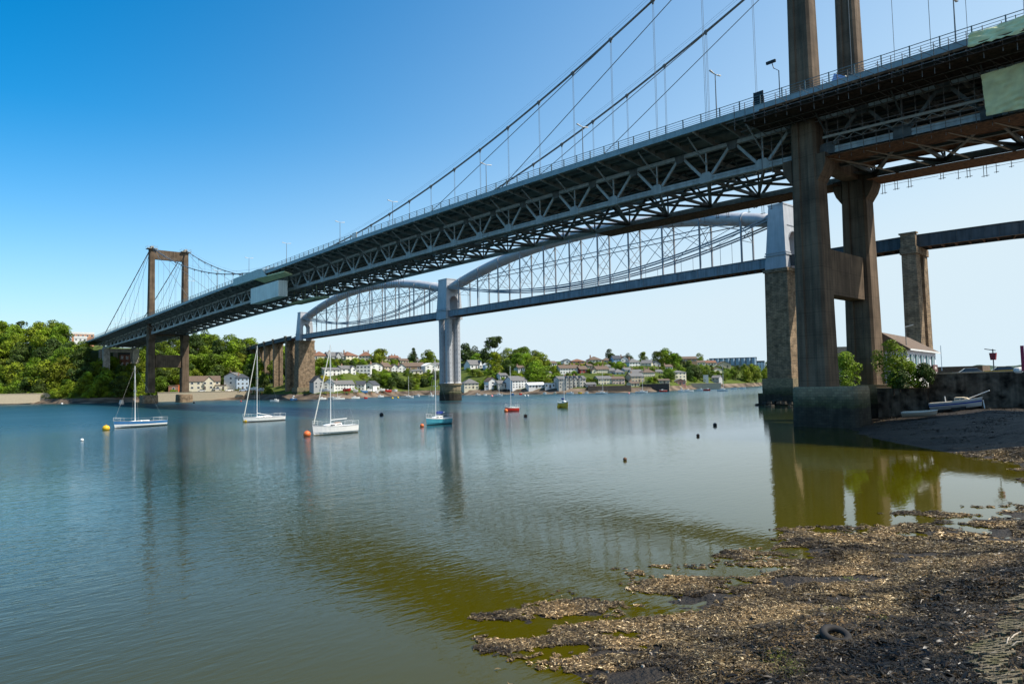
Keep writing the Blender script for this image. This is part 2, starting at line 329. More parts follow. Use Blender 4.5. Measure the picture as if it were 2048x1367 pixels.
# water
def water():
    m = bpy.data.materials.new('river_water'); m.use_nodes = True; nt = m.node_tree; L = nt.links.new; bs = nt.nodes['Principled BSDF']
    geo = node(nt, 'ShaderNodeNewGeometry'); P = geo.outputs['Position']
    bs.inputs['IOR'].default_value = 1.333; bs.inputs['Specular IOR Level'].default_value = .5
    sx = node(nt, 'ShaderNodeSeparateXYZ'); L(P, sx.inputs[0])
    # calm strip by the near bank, ripples further out: distance from the bank line
    def math_(op, a, b=None, c=None):
        n = node(nt, 'ShaderNodeMath', operation=op)
        for i, v in enumerate((a, b, c)):
            if v is None: continue
            if isinstance(v, (int, float)): n.inputs[i].default_value = v
            else: L(v, n.inputs[i])
        return n.outputs[0]
    dist = math_('SUBTRACT', math_('MULTIPLY_ADD', sx.outputs[1], -.22, 12.), sx.outputs[0])   # ~0 at the bank, grows to the river
    mr = node(nt, 'ShaderNodeMapRange'); mr.inputs[1].default_value = 4; mr.inputs[2].default_value = 34; mr.inputs[3].default_value = .18; mr.inputs[4].default_value = 1.; L(dist, mr.inputs[0])
    nl = node(nt, 'ShaderNodeTexNoise'); nl.inputs['Scale'].default_value = .022; nl.inputs['Detail'].default_value = 3
    mpl = node(nt, 'ShaderNodeMapping'); mpl.inputs['Rotation'].default_value = (0, 0, -CAM['yaw']); mpl.inputs['Scale'].default_value = (1., .35, 1); L(P, mpl.inputs[0]); L(mpl.outputs[0], nl.inputs['Vector'])
    patch = ramp(nt, nl.outputs[0], [(.36, (.5,)*3), (.64, (1.9,)*3)])
    pv = node(nt, 'ShaderNodeSeparateColor'); L(patch, pv.inputs[0])
    mr2 = node(nt, 'ShaderNodeMapRange'); mr2.inputs[1].default_value = 60; mr2.inputs[2].default_value = 170; mr2.inputs[3].default_value = 0; mr2.inputs[4].default_value = 3.2; L(dist, mr2.inputs[0])
    amp = math_('MULTIPLY', math_('ADD', mr.outputs[0], mr2.outputs[0]), pv.outputs[0])
    hs = None
    for sc, a, det, st in ((.35, .10, 1, (1, .5, 1)), (1.5, .13, 2, (1, .4, 1)), (4.5, .12, 3, (1, .35, 1))):
        mp = node(nt, 'ShaderNodeMapping'); mp.inputs['Rotation'].default_value = (0, 0, -CAM['yaw']+.25); mp.inputs['Scale'].default_value = (st[0]*sc, st[1]*sc, sc); L(P, mp.inputs[0])
        n = node(nt, 'ShaderNodeTexNoise'); n.inputs['Scale'].default_value = 1; n.inputs['Detail'].default_value = det; n.inputs['Distortion'].default_value = .4; L(mp.outputs[0], n.inputs['Vector'])
        h = math_('MULTIPLY', n.outputs[0], a); hs = h if hs is None else math_('ADD', hs, h)
    hh = math_('MULTIPLY', hs, amp)
    bp = node(nt, 'ShaderNodeBump'); bp.inputs['Strength'].default_value = 1; bp.inputs['Distance'].default_value = .13; L(hh, bp.inputs['Height']); L(bp.outputs[0], bs.inputs['Normal'])
    # silt-laden water: olive brown, browner over the shallows; far blue partly paints reflected sky
    sh = node(nt, 'ShaderNodeMapRange'); sh.inputs[1].default_value = -14; sh.inputs[2].default_value = 65; L(dist, sh.inputs[0])
    c = ramp(nt, sh.outputs[0], [(.0, (.020, .015, .005)), (.07, (.064, .052, .0006)), (.40, (.040, .038, .001)), (.66, (.014, .042, .034)), (1, (.010, .044, .052))])
    L(c, bs.inputs['Base Color']); rr_ = node(nt, 'ShaderNodeMapRange'); rr_.inputs[1].default_value = 35; rr_.inputs[2].default_value = 170; rr_.inputs[3].default_value = .03; rr_.inputs[4].default_value = .30; L(dist, rr_.inputs[0]); L(rr_.outputs[0], bs.inputs['Roughness'])
    mb = MB(); S = 6000; mb.v = [(-S, -S, 0), (S, -S, 0), (S, S, 0), (-S, S, 0)]; mb.f = [(0, 1, 2, 3)]
    tag(mb.build('water', m), kind='structure')
water()

# near bank: mud, weed, rising to the right of the camera
XS = smooth_tab([(-200, 60), (-110, 46), (-95, 38), (-91.5, 34), (-90, 31.8), (-88.7, 29.6), (-84.2, 28.8), (-80.2, 30.4), (-76, 29.6), (-73, 29.9), (-68, 31.6), (-64, 32.6), (-61, 34), (-50, 32.5), (-40, 28.8), (-33, 21.5), (-27, 15.5), (-20, 10), (-10, 4.5), (5, -1), (12, -3), (60, -5), (160, -20)], 5)
def near_z(x, y):
    d = x-XS(y)
    if y < -58: d2 = d+.3; base = .04*min(d2, 2.8)+(.0 if d2 < 2.8 else .10*(d2-2.8)+.018*(d2-2.8)**2)
    if y < -58: z = base if d2 > -3 else -.135+.12*(d2+3)
    elif d < 0: z = .11*d
    elif y > -45: z = min(.13*d, 2.1)
    else: z = .085*d+.014*d*d
    z = min(z, 5.4)
    k = 1. if d > -4 else max(0, 1+(d+4)/4)
    z += k*(.13*mnoise.noise(Vector((x*.35, y*.35, 1)))+.075*mnoise.noise(Vector((x*1.0, y*1.0, 5)))+.05*mnoise.noise(Vector((x*2.6, y*2.6, 9))))
    return z
def near_bank():
    xs = np.concatenate([np.arange(-12, 22, .7), np.arange(22, 46, .16), np.arange(46, 62, 1.), np.arange(62, 240, 14)])
    ys = np.concatenate([np.arange(-260, -102, 12), np.arange(-102, -62, .16), np.arange(-62, 6.2, .5)])
    nx, ny = len(xs), len(ys); V = np.zeros((nx*ny, 3)); k = 0
    for i, x in enumerate(xs):
        for j, y in enumerate(ys): V[k] = (x, y, near_z(x, y)); k += 1
    idx = np.arange(nx*ny).reshape(nx, ny); F = np.stack([idx[:-1, :-1], idx[1:, :-1], idx[1:, 1:], idx[:-1, 1:]], -1).reshape(-1, 4)
    keep = V[F][:, :, 2].max(1) > -.6; F = F[keep]
    me = bpy.data.meshes.new('mud_bank'); me.from_pydata(V.tolist(), [], F.tolist())
    m = mat('wet_mud', (.030, .022, .015), .6, .3, var=.5, vscale=1.2, bump=1., bscale=9)
    me.materials.append(m); me.polygons.foreach_set('use_smooth', [True]*len(me.polygons))
    tag(link(me, 'mud_bank'), kind='structure')
def link(me, name, parent=None):
    o = bpy.data.objects.new(name, me); COL.objects.link(o); o.parent = parent; return o
near_bank()
# quay land behind the wall
tag(MB().box(-2, 240, 6.6, 150, -1, 4.9).build('quay_ground', mat('quay_paving', (.22, .2, .17), .9)), kind='structure')

# ================================================================== ROAD BRIDGE
ZB = smooth_tab([(-520, 31.5), (-434, 33.3), (-335, 34.8), (-312, 35.4), (-250, 37), (-167, 38.1), (-100, 38.3), (-60, 38.2), (-30, 37.9), (-10, 37.5), (0, 37.2), (22, 36.2), (60, 34.4), (130, 31)])
ZT = smooth_tab([(-520, 37.2), (-443, 38.7), (-372, 40.4), (-312, 41.6), (-230, 43.4), (-151, 44.5), (-118, 44.8), (-58, 44.8), (-29, 44.4), (-10, 44.), (0, 43.8), (23, 43.3), (60, 42.2), (130, 39)])
XE0, XE1 = -485., 110.; TX0 = -335.3
bridge = empty('suspension_bridge', (0, 0, 0), 0, 'long grey suspension road bridge with two tall brown concrete towers crossing the river', 'bridge')
PN = 9.305
nodes_x = [-6.6-PN*k for k in range(0, 36)]             # lower nodes, main span
def run(mb, f, x0, x1, step, yz):                          # extrude a rectangle (y0,y1,dz0,dz1) along the deck profile
    xs = list(np.arange(x0, x1, step))+[x1]; y0, y1, a, b = yz
    mb.loft([[(x, y0, f(x)+a), (x, y1, f(x)+a), (x, y1, f(x)+b), (x, y0, f(x)+b)] for x in xs]); return mb
DK = 14.1
deck = run(MB(), ZT, XE0, XE1, 9.3, (-DK+.5, DK-.5, -.62, -.30)).build('deck', mat('deck_soffit', (.22, .235, .225), .6, var=.3, vscale=.7, streak=.1), bridge)
run(MB(), ZT, XE0, XE1, 9.3, (-DK+3.2, DK-3.2, -.296, -.18)).build('roadway', ASPH, deck)
for sg in (-1, 1):
    f = MB(); run(f, ZT, XE0, XE1, 6.2, (sg*(DK-.22), sg*DK, -.85, 0)); run(f, ZT, XE0, XE1, 6.2, (sg*DK+.0, sg*(DK+.16), -.92, -.78)); run(f, ZT, XE0, XE1, 6.2, (sg*(DK-.3), sg*(DK+.05), .002, .07))
    f.build('fascia', FASC, deck)
    r = MB(); x = XE0+1
    while x < XE1:
        z = ZT(x); y = sg*(DK-.1); r.box(x-.06, x+.06, y-.07, y+.07, z+.05, z+1.38); x += 3.1
    for h in (.32, .62, .95, 1.33):
        xs = list(np.arange(XE0, XE1, 9.3)); r.tube([(x, sg*(DK-.1), ZT(x)+h) for x in xs], .033 if h < 1.3 else .05, 4)
    r.build('railing', RAILM, deck)
# stringers under the deck and cross brackets
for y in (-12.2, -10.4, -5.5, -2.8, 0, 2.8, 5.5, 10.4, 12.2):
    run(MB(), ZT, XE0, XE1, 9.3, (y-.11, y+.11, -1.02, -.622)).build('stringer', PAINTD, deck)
x = -6.6+PN*2; cnt = 0
xsb = [22.8-PN/2*k for k in range(0, 100)]
for x in xsb:
    z = ZT(x); b = MB()
    for sg in (-1, 1):
        b.extr([(x-.09, sg*13.8, z-.624), (x-.09, sg*13.8, z-.95), (x-.09, sg*8.0, z-1.75), (x-.09, sg*8.0, z-.624)], (.18, 0, 0))
    b.box(x-.12, x+.12, -8, 8, z-1.7, z-1.024)
    b.build('floor_beam', PAINT if cnt % 1 == 0 else PAINTD, deck); cnt += 1
side_nodes = [TX0-4.65-PN*k for k in range(0, 12)]
near_nodes = [2.7+PN*k for k in range(0, 11)]
PAINT0 = PAINT
def truss(sg):
    PAINT = PAINT0
    y = sg*8.; t = MB()
    t = run(MB(), ZT, XE0+20, XE1, 9.3, (y-.3, y+.3, -2.35, -1.78)).build('truss', PAINT, bridge)
    c = MB()
    # lower chord: box with a recessed dark slot
    run(c, ZB, XE0+38, XE1, 4.65, (y-.30, y+.30, .12, .42)); run(c, ZB, XE0+38, XE1, 4.65, (y-.22, y+.22, -.10, .12)); run(c, ZB, XE0+38, XE1, 4.65, (y-.32, y+.32, -.42, -.10))
    c.build('bottom_chord', PAINT, t)
    D = MB()
    allnodes = nodes_x+side_nodes+near_nodes
    for xn in allnodes:
        if abs(xn) < 2 or abs(xn-TX0) < 2: continue
        zb = ZB(xn); zt = ZT(xn)-2.05
        for dx in (-PN/2, PN/2):
            xt = xn+dx; PAINT = OLDP if xn > 1 else PAINT0
            if abs(xt) < 1.2 or abs(xt-TX0) < 1.2: continue
            if sg < 0:
                MB().bar((xn+dx*.10, y, zb+.2), (xt-dx*.06, y, ZT(xt)-2.1), .42, .34 if dx < 0 else .26, (0, 1, 0)).build('diagonal', PAINT, t)
            else: D.bar((xn+dx*.1, y, zb+.2), (xt-dx*.06, y, ZT(xt)-2.1), .42, .34, (0, 1, 0))
        v = MB(); v.bar((xn, y, zb+.4), (xn, y, zt), .22, .22)
        if sg < 0:
            v.bar((xn, y-.15, zb+2.3), (xn, -12.9, ZT(xn)-1.0), .16, .2)
            MB_ = v.build('post', PAINT, t)
        else: D.v, D.f = D.v, D.f; D.bar((xn, y, zb+.4), (xn, y, zt), .22, .22)
        if sg < 0:
            g = MB(); ye = y-.34
            g.extr([(xn-1.05, ye, zb-.5), (xn+1.05, ye, zb-.5), (xn+1.05, ye, zb+.45), (xn+.62, ye, zb+1.05), (xn-.62, ye, zb+1.05), (xn-1.05, ye, zb+.45)], (0, .68, 0))
            g.build('gusset', PAINT, t)
    for xn in allnodes:
        xt = xn-PN/2
        if abs(xt) < 1.2 or abs(xt-TX0) < 1.2 or sg > 0: continue
        z = ZT(xt); ye = y-.33
        MB().extr([(xt-.95, ye, z-1.76), (xt+.95, ye, z-1.76), (xt+.6, ye, z-3.0), (xt-.6, ye, z-3.0)], (0, .66, 0)).build('top_gusset', PAINT, t)
    if sg > 0: tag(D.build('web_member', PAINT, t), kind='stuff')
    return t
OLDP = mat('old_unpainted_steel', (.12, .125, .12), .7, var=.3, vscale=1, streak=.3)
truss(-1); truss(1)

# cross frames and bottom bracing between the trusses
for xn in nodes_x+side_nodes[:10]+near_nodes[:8]:
    zb = ZB(xn); b = MB()
    b.bar((xn, -7.7, zb), (xn, 7.7, zb), .3, .5)
    b.bar((xn, -7.7, zb+.3), (xn, 0, ZT(xn)-1.8), .2, .22); b.bar((xn, 7.7, zb+.3), (xn, 0, ZT(xn)-1.8), .2, .22)
    x2 = xn-PN/2; z2 = ZB(x2)
    b.bar((xn, -7.7, zb-.1), (x2, 0, z2-.1), .44, .32); b.bar((xn, 7.7, zb-.1), (x2, 0, z2-.1), .44, .32)
    x3 = xn-PN; z3 = ZB(x3); b.bar((x3, -7.7, z3-.1), (x2, 0, z2-.1), .44, .32); b.bar((x3, 7.7, z3-.1), (x2, 0, z2-.1), .44, .32)
    b.bar((xn, 0, zb), (x3, 0, z3), .5, .4)
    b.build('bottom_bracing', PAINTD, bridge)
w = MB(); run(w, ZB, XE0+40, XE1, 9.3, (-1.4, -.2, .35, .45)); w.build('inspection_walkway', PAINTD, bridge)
pp = MB(); pp.tube([(x, 3.2, ZT(x)-2.4) for x in np.arange(XE0, XE1, 9.3)], .32, 8); pp.tube([(x, -4.2, ZT(x)-2.2) for x in np.arange(XE0, XE1, 9.3)], .2, 6)
pp.build('service_pipe', PAINTD, bridge, True)

# towers
def tower(X, near):
    T = MB().box(X-1.15, X+1.15, -6.0, 6.0, 17.9, 24.2).build('tower', CONC, bridge)
    for sg in (-1, 1):
        y = sg*8.
        hx = lambda z: 2.15-.65*min(z, 60)/60-.15*max(0, z-60)/18; hy_ = lambda z: 1.95-.58*min(z, 60)/60-.1*max(0, z-60)/18
        rings = []
        for z in (5.2, 12, 20, 30, 45, 60, 78.0):
            a, b = hx(z), hy_(z); r1 = .34; r2 = .22
            # shaft with chamfered corners and a shallow recess down each broad face
            prof = [(-a+r1, -b), (-a*.36, -b), (-a*.30, -b+r2), (a*.30, -b+r2), (a*.36, -b), (a-r1, -b), (a, -b+r1), (a, b-r1), (a-r1, b), (a*.36, b), (a*.3, b-r2), (-a*.3, b-r2), (-a*.36, b), (-a+r1, b), (-a, b-r1), (-a, -b+r1)]
            rings.append([(X+p, y+q, z) for p, q in prof])
        MB().loft(rings).build('leg', CONC, T)
        zc = ZB(X)-2.0
        for sx in (-1, 1):
                a = hx(zc)*.98; cb = MB()
                cb.extr([(X+sx*a, y-1.5, zc+1.5), (X+sx*(a+1.2), y-1.5, zc+1.5), (X+sx*(a+1.2), y-1.5, zc+.2), (X+sx*(a+.8), y-1.5, zc-.9), (X+sx*a, y-1.5, zc-2.1)], (0, 3.0, 0)).build('corbel', CONC, T)
        # rounded plinth
        R = []
        for z, g in ((-2, .12), (0, .1), (4.9, 0), (5.3, -.12)):
            r = [];
            for k in range(24):
                t = 2*math.pi*k/24; cx = math.copysign(abs(math.cos(t))**.45, math.cos(t))*((4.5 if sg < 0 else 4.0)+g); cyy = math.copysign(abs(math.sin(t))**.45, math.sin(t))*((2.5 if sg < 0 else 2.3)+(0 if near else 1.2)+g)
                r.append((X+(1.75 if near else 0)+cx, y-(.6 if sg < 0 else 0)+cyy, z if near else (z-1.2 if z > 1 else z)))
            R.append(r)
        MB().loft(R).build('plinth', TIDE if near else STONE, T)
        if near: MB().box(X-2.2, X+1.0, -6.2, 5.9, -2, 4.4).build('plinth_link', TIDE, T) if sg > 0 else None
        s = MB(); s.box(X-2.2, X+2.2, y-2.3, y+2.3, 77.8, 78.1); s.box(X-1.3, X+1.3, y-.7, y+.7, 78.1, 79.2)
        for a in (-2.2, 2.2):
            for b in (-2.3, 2.3): s.bar((X+a, y+b, 78.1), (X+a, y+b, 79.3), .06, .06)
            s.bar((X+a, y-2.3, 79.2), (X+a, y+2.3, 79.2), .06, .06); s.bar((X-2.2, y+a, 79.2), (X+2.2, y+a, 79.2), .06, .06)
        s.build('cable_saddle', CONC2, T)
    MB().box(X-1.0, X+1.0, -6.75, 6.75, 72.8, 77.6).build('top_beam', CONC, T)
    MB().box(X-1.0, X+1.0, -6.3, 6.3, ZB(X)-.9, ZB(X)+.7).build('deck_beam', CONC, T)
tower(0, True); tower(TX0, False)
ZCT = 79.2; KC = (ZCT-46.6)/(167.65**2)
cz = lambda x: 46.6+KC*(x+167.65)**2
for sg in (-1, 1):
    y = sg*8.
    pts = [(x, y, cz(x)) for x in np.linspace(0, TX0, 90)]
    c = MB(); c.tube(pts, .20, 8)
    c.tube([(TX0, y, ZCT), (TX0-112, y, 39.6)], .20, 8); c.tube([(0, y, ZCT), (112, y, 39.)], .20, 8)
    mc = c.build('main_cable', CABLE, bridge, True)
    hr = MB()
    for off in (-.28, .28): hr.tube([(x, y+off, cz(x)+1.15) for x in np.linspace(0, TX0, 60)], .016, 4)
    hr.build('hand_rope', CABLE, mc)
    for k in range(0, 36):
        x = -6.3-PN*k
        if k < 1 or k > 34: continue
        zc = cz(x); h = MB()
        if zc-ZT(x) > .5:
            for dx in (-.12, .12): h.tube([(x+dx, y, zc), (x+dx, y, ZT(x)-.7)], .028, 4, cap=False)
        h.tube([(x-.28, y, cz(x-.28)), (x+.28, y, cz(x+.28))], .31, 8); h.box(x-.16, x+.16, y-.1, y+.1, zc-.62, zc-.15)
        h.build('hanger', CABLE, bridge)
    for X, dr, n in ((0, 1, 11), (TX0, -1, 11)):
        for k in range(n):
            dx = 6.3+PN*k; x = X+dr*dx; zc = ZCT-(ZCT-39.3)*dx/112
            if zc-ZT(x) < 1: continue
            h = MB(); h.tube([(x, y, zc), (x, y, ZT(x)-.7)], .04, 4, cap=False); h.tube([(x-.25, y, zc+dr*.09), (x+.25, y, zc-dr*.09)], .3, 8); h.build('hanger', CABLE, bridge)
    for X, dr in ((0, -1), (TX0, 1), (0, 1), (TX0, -1)):
        for dd in ((70, 98) if dr*(1 if X == 0 else -1) < 0 else (48, 80)):
            x = X+dr*dd; MB().tube([(X, y+.25*sg, 78.9), (x, y+.25*sg, ZT(x)-.3)], .075, 6).build('stay_cable', CABLE, bridge, True)

# painting gantries and sheeting hung on the north side
def sheet(name, quad, nu, nv, amp, m, parent=None, seed=0):
    a, b, c, d = [Vector(p) for p in quad]; n = ((b-a).cross(d-a)).normalized(); mb = MB()
    for t in (0, 1):
        for i in range(nu+1):
            for j in range(nv+1):
                u, v = i/nu, j/nv; p = a*(1-u)*(1-v)+b*u*(1-v)+c*u*v+d*(1-u)*v
                w_ = mnoise.noise(Vector((u*nu*.45+seed, v*nv*.45, seed)))+.5*mnoise.noise(Vector((u*nu*1.1, v*nv*1.1, seed+4)))
                mb.v.append(tuple(p+n*(w_*amp+t*.03)))
    K = (nu+1)*(nv+1)
    for i in range(nu):
        for j in range(nv):
            q = i*(nv+1)+j; mb.f.append((q, q+nv+1, q+nv+2, q+1)); mb.f.append((K+q, K+q+1, K+q+nv+2, K+q+nv+1))
    return mb.build(name, m, parent, True, fix=False)
enc = empty('sheeted_enclosure', (-190, -14, 36), 0, 'pale green boxed enclosure hung on the side of the road bridge at mid span', 'enclosure')
def encpart(nm, mb_, m): o = mb_.build(nm, m, enc); o.matrix_parent_inverse = Matrix.Translation((190, 14, -36)); return o
encpart('lower_box', MB().quadbox([(-186.5, -14.2, 34.6), (-163.8, -14.2, 34.9), (-163, -11.6, 34.9), (-185.6, -11.6, 34.6), (-186.5, -14.2, 39.8), (-163.8, -14.2, 39.9), (-163, -11.6, 39.9), (-185.6, -11.6, 39.8)]), mat('enclosure_panel', (.74, .76, .68), .6, var=.08, vscale=.3, streak=.15))
encpart('upper_box', MB().quadbox([(-201, -14.9, 42.4), (-178.5, -14.9, 42.4), (-172, -14.5, 42.2), (-199, -14.1, 42.2), (-201, -14.9, 44.9), (-178.5, -14.9, 45.3), (-176.5, -14.5, 45.2), (-199, -14.1, 44.9)]), mat('fascia_sheet', (.45, .55, .52), .6, var=.1, streak=.15))
encpart('soffit_panel', MB().quadbox([(-182, -14.9, 42.3), (-160, -13.9, 42.0), (-159.5, -11.6, 41.2), (-181, -11.6, 41.3), (-182, -14.9, 42.6), (-160, -13.9, 42.3), (-159.5, -11.6, 41.5), (-181, -11.6, 41.6)]), SHEETM)
g2 = MB(); g2.box(-149, -129, -2.5, 8.5, 33.9, 34.9); g2.box(-149, -129, -2.5, -2.2, 34.9, 35.7)
g2 = MB(); g2.quadbox([(-171.5, -7.5, 33.3), (-152, -7.5, 33.4), (-149, -4.5, 33.4), (-168.5, -4.5, 33.3), (-171.5, -7.5, 33.9), (-152, -7.5, 34.0), (-149, -4.5, 34.0), (-168.5, -4.5, 33.9)])
for gx in (-168, -160, -152):
    for gy in (-7, -5.2): g2.bar((gx+(gy+6.5)*.9, gy, 34.1), (gx+(gy+6.5)*.9, gy, ZB(gx)), .12, .12)
tag(g2.build('inspection_gantry', mat('gantry_panel', (.32, .36, .2), .7, var=.15, streak=.2)), 'olive green slung gantry platform hanging under the middle of the road bridge', 'gantry')
cage = MB()
for i in range(5):
    for j in range(2): cage.bar((-196+i*1.3, -6+j*2, 44.5), (-196+i*1.3, -6+j*2, 49.), .09, .09)
for h in (46, 47.5, 49.): cage.box(-196.2, -190.6, -6.05, -5.95, h, h+.08); cage.box(-196.2, -190.6, -4.05, -3.95, h, h+.08)
tag(cage.build('scaffold_cage', CABLEW), 'small grey scaffold cage standing on the deck above the green enclosure', 'scaffold')

# scaffolding round the near tower and the side span
sc_root = empty('scaffolding', (0, 0, 0), 0, 'dense brown tube and board scaffolding hung under the road bridge beside the near tower', 'scaffold')
random.seed(11)
tb = MB()
X0s, X1s = -7., 60.
for x in np.arange(X0s, X1s, 1.55):
    z = ZT(x)
    jx = random.uniform(-.25, .25)
    tb.tube([(x+jx, -14.75, z-2.6-random.random()*.5), (x+jx, -14.75, z+.45+random.random()*.3)], .05, 4)
    tb.tube([(x, -15.3, z-1.7), (x, -8.4, z-2.6)], .055, 4)
    tb.tube([(x+.6, -8.7, ZB(x)-1.5), (x+.6, -8.7, z-2.)], .05, 4)
    if random.random() < .45: tb.tube([(x, -15.2, z-1.6), (x+random.uniform(1.5, 4), -9.5, z-2.9)], .05, 4)
    if random.random() < .5: tb.tube([(x, -14.75, z+.2), (x+2.2, -15.3, z-1.8)], .045, 4)
for yy, dz in ((-15.3, -1.75), (-14.75, -1.2), (-13.6, -2.1), (-12.2, -2.3), (-10.6, -2.5), (-9.2, -2.75)):
    tb.tube([(x, yy, ZT(x)+dz) for x in np.arange(X0s-2+random.random()*3, X1s, 4)], .055, 4)
for yy in (-8.9, -8.7):
    for dz in (.9, 1.6, 2.3): tb.tube([(x, yy, ZB(x)+dz) for x in np.arange(X0s+10, X1s, 4)], .05, 4)
tb.build('tube_frame', SCAFF, sc_root)
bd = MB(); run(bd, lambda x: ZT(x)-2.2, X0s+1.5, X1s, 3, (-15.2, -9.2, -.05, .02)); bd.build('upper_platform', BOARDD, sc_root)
ed = MB(); run(ed, lambda x: ZT(x)-1.35, X0s+4, X1s, 3, (-15.42, -15.36, -.16, .14)); ed.build('toe_board', BOARD, sc_root)
bd = MB(); run(bd, ZB, -50, -1.8, 3, (5.0, 9.6, -1.3, -1.2)); run(bd, ZB, 2.4, X1s, 3, (-5.2, 5.4, .5, .56)); run(bd, ZB, 2.4, X1s, 3, (-9.4, -5.2, -1.05, -.97)); run(bd, ZB, 2.4, X1s, 3, (5.4, 9.8, -1.3, -1.2)); run(bd, ZB, 2.4, X1s, 3, (9.8, 9.86, -1.3, -.3)); bd.build('lower_platform', BOARD, sc_root)
lt = MB(); xs = np.arange(4, 34, .9)
run(lt, lambda x: ZB(x)+1.55, 2.6, 24, 3, (-9.25, -9.05, -.1, .22))
for i, x in enumerate(xs[:-1]):
    if x < 20: lt.tube([(x, -9.3, ZB(x)+.75+.6*(i % 2)), (x+.9, -9.3, ZB(x)+.75+.6*((i+1) % 2))], .035, 4)
for x in np.arange(3, 40, 4.65):
    lt.bar((x, -8.2, ZB(x)-1.), (x+2.2, -2.0, ZB(x)-1.3), .16, .16); lt.bar((x+3.5, 7.8, ZB(x)-1.), (x+2.2, -2.0, ZB(x)-1.3), .16, .16)
lt.build('lattice_beam', mat('lattice_alloy', (.30, .26, .21), .6), sc_root)
for k, (a, b, yy, zf) in enumerate(((3., 60., 9.9, -1.3), (-34., -1., 8.5, -.4))):   # drop tubes with fittings below the far side
    hb = MB(); x = a
    while x < b:
        z = ZB(x)+zf; L_ = random.choice((.9, 1.3, 1.6)) if k == 0 else random.uniform(1., 2.8)
        for q in (0, .35):
            if random.random() < .75: hb.tube([(x+q, yy, z+.2), (x+q, yy, z-L_)], .045, 4); hb.tube([(x+q-.28, yy, z-L_+.15), (x+q+.28, yy, z-L_+.15)], .045, 4)
        if k == 0: hb.tube([(x, yy, z-.35), (x+1.9, yy, z-.38)], .03, 4)
        x += random.uniform(1.2, 2.2)
    hb.build('drop_tube', SCAFF, sc_root)
hb = MB()
for x in np.arange(-175, -128, 1.3): hb.tube([(x, 8.5, ZB(x)-.3), (x, 8.5, ZB(x)-.3-random.uniform(.8, 2.)) ], .05, 4); hb.tube([(x-.3, 8.5, ZB(x)-1.5), (x+.3, 8.5, ZB(x)-1.5)], .04, 4)
tag(hb.build('hanging_scaffold', SCAFF), 'row of short scaffold drop tubes under the road bridge near mid span', 'scaffold')
t1 = sheet('sheeting', [(21.2, -15.5, 41.8), (60, -15.5, 39.5), (60, -15.0, 43.6), (21.2, -14.9, 43.4)], 90, 14, .3, SHEETM, None, 2)
tag(t1, 'pale green sheeting wrapped round the bridge railing at the upper right', 'sheeting')
t2 = sheet('sheeting', [(21.3, -10.2, 35.5), (60, -10.2, 33.2), (60, -11, 40.2), (21.3, -11.4, 39.9)], 90, 22, .38, SHEETM, None, 8)
tag(t2, 'large pale green sheet closing the truss side at the right edge', 'sheeting')
# items on the deck
sg1 = MB(); sg1.box(-4.6, -3.2, -13.75, -13.6, ZT(-4)+.1, ZT(-4)+2.0); sg1.box(-4.7, -4.55, -13.6, -13.45, ZT(-4)-.1, ZT(-4)+2.1); tag(sg1.build('sign_back', BLACK), 'dark back of a board standing at the railing left of the near tower', 'sign')
w1 = MB(); w1.box(-124.6, -122.2, -10.1, -9.9, ZT(-120)+.1, ZT(-120)+3.4); w1.box(-124.7, -124.5, -9.9, -9.75, ZT(-120)-.2, ZT(-120)+3.5); tag(w1.build('road_sign', WHITE), 'white board above the railing near the middle of the road bridge', 'sign')
bs1 = sheet('dust_sheet', [(3.6, -9.4, 43.7), (7.2, -9.4, 43.5), (6.6, -9.5, 45.4), (4.6, -9.5, 46.6)], 10, 8, .15, tint((.25, .38, .7)), None, 3); tag(bs1, 'crumpled blue and white sheet draped beside the near tower leg', 'sheet')
cp = MB(); cp.tube([(-.9, -13.6, ZT(0)-.1), (-.9, -13.6, ZT(0)+4.0), (-1.6, -13.6, ZT(0)+4.6), (-1.8, -13.6, ZT(0)+5.4)], .06, 6); cp.box(-2.6, -1.3, -13.75, -13.45, ZT(0)+5.4, ZT(0)+5.75); tag(cp.build('camera_post', BLACK), 'bent dark camera post at the railing beside the near tower', 'post')
# horizontal beam with lamps between the near tower legs at road level is the inclined conveyor-like cover
cv = MB(); cv.bar((4.2, -5.6, 47.0), (5.8, 4.6, 44.6), .5, 1.3)
tag(cv.build('cover_panel', CREAM), 'pale sloping panel between the legs of the near tower above the deck', 'panel')

# street lamps along the middle
def lamp(x, y, h, arms, label, group=None):
    L0 = empty('street_lamp', (x, y, ZT(x)-.25), 0, label, 'street lamp', group)
    MB().tube([(0, 0, 0), (0, 0, h*.5), (0, 0, h)], .1, 6, r_list=[.13, .10, .07]).build('pole', CABLE, L0)
    for s in arms:
        a = MB(); a.quadbox([(-.09, s*.1, h-.02), (.09, s*.1, h-.02), (.17, s*1.6, h+.16), (-.17, s*1.6, h+.16), (-.07, s*.1, h+.06), (.07, s*.1, h+.06), (.13, s*1.6, h+.34), (-.13, s*1.6, h+.34)]); a.build('lamp_head', CABLEW, L0)
    return L0
lx = [-18.6, -48.7, -79.1, -120, -150.7, -190.5, -225.8, -262, -298]
nm = ['nearest the near tower', 'second from the near tower', 'third from the near tower', 'fourth from the near tower', 'beside the white board', 'left of the white board', 'over the green enclosure', 'right of the far tower', 'closest to the far tower']
for x, n_ in zip(lx, nm): lamp(x, 0, 57.6-ZT(x)+.2, (-1, 1), 'double headed street lamp on the road bridge, '+n_, 'street lamps along the road bridge')
for x, n_ in zip((-370, -398, -425, -452), ('just left of the far tower', 'over the left side span', 'near the left end of the road bridge', 'at the left end of the road bridge')): lamp(x, 0, 11.5, (-1, 1), 'double headed street lamp '+n_, 'street lamps along the road bridge')
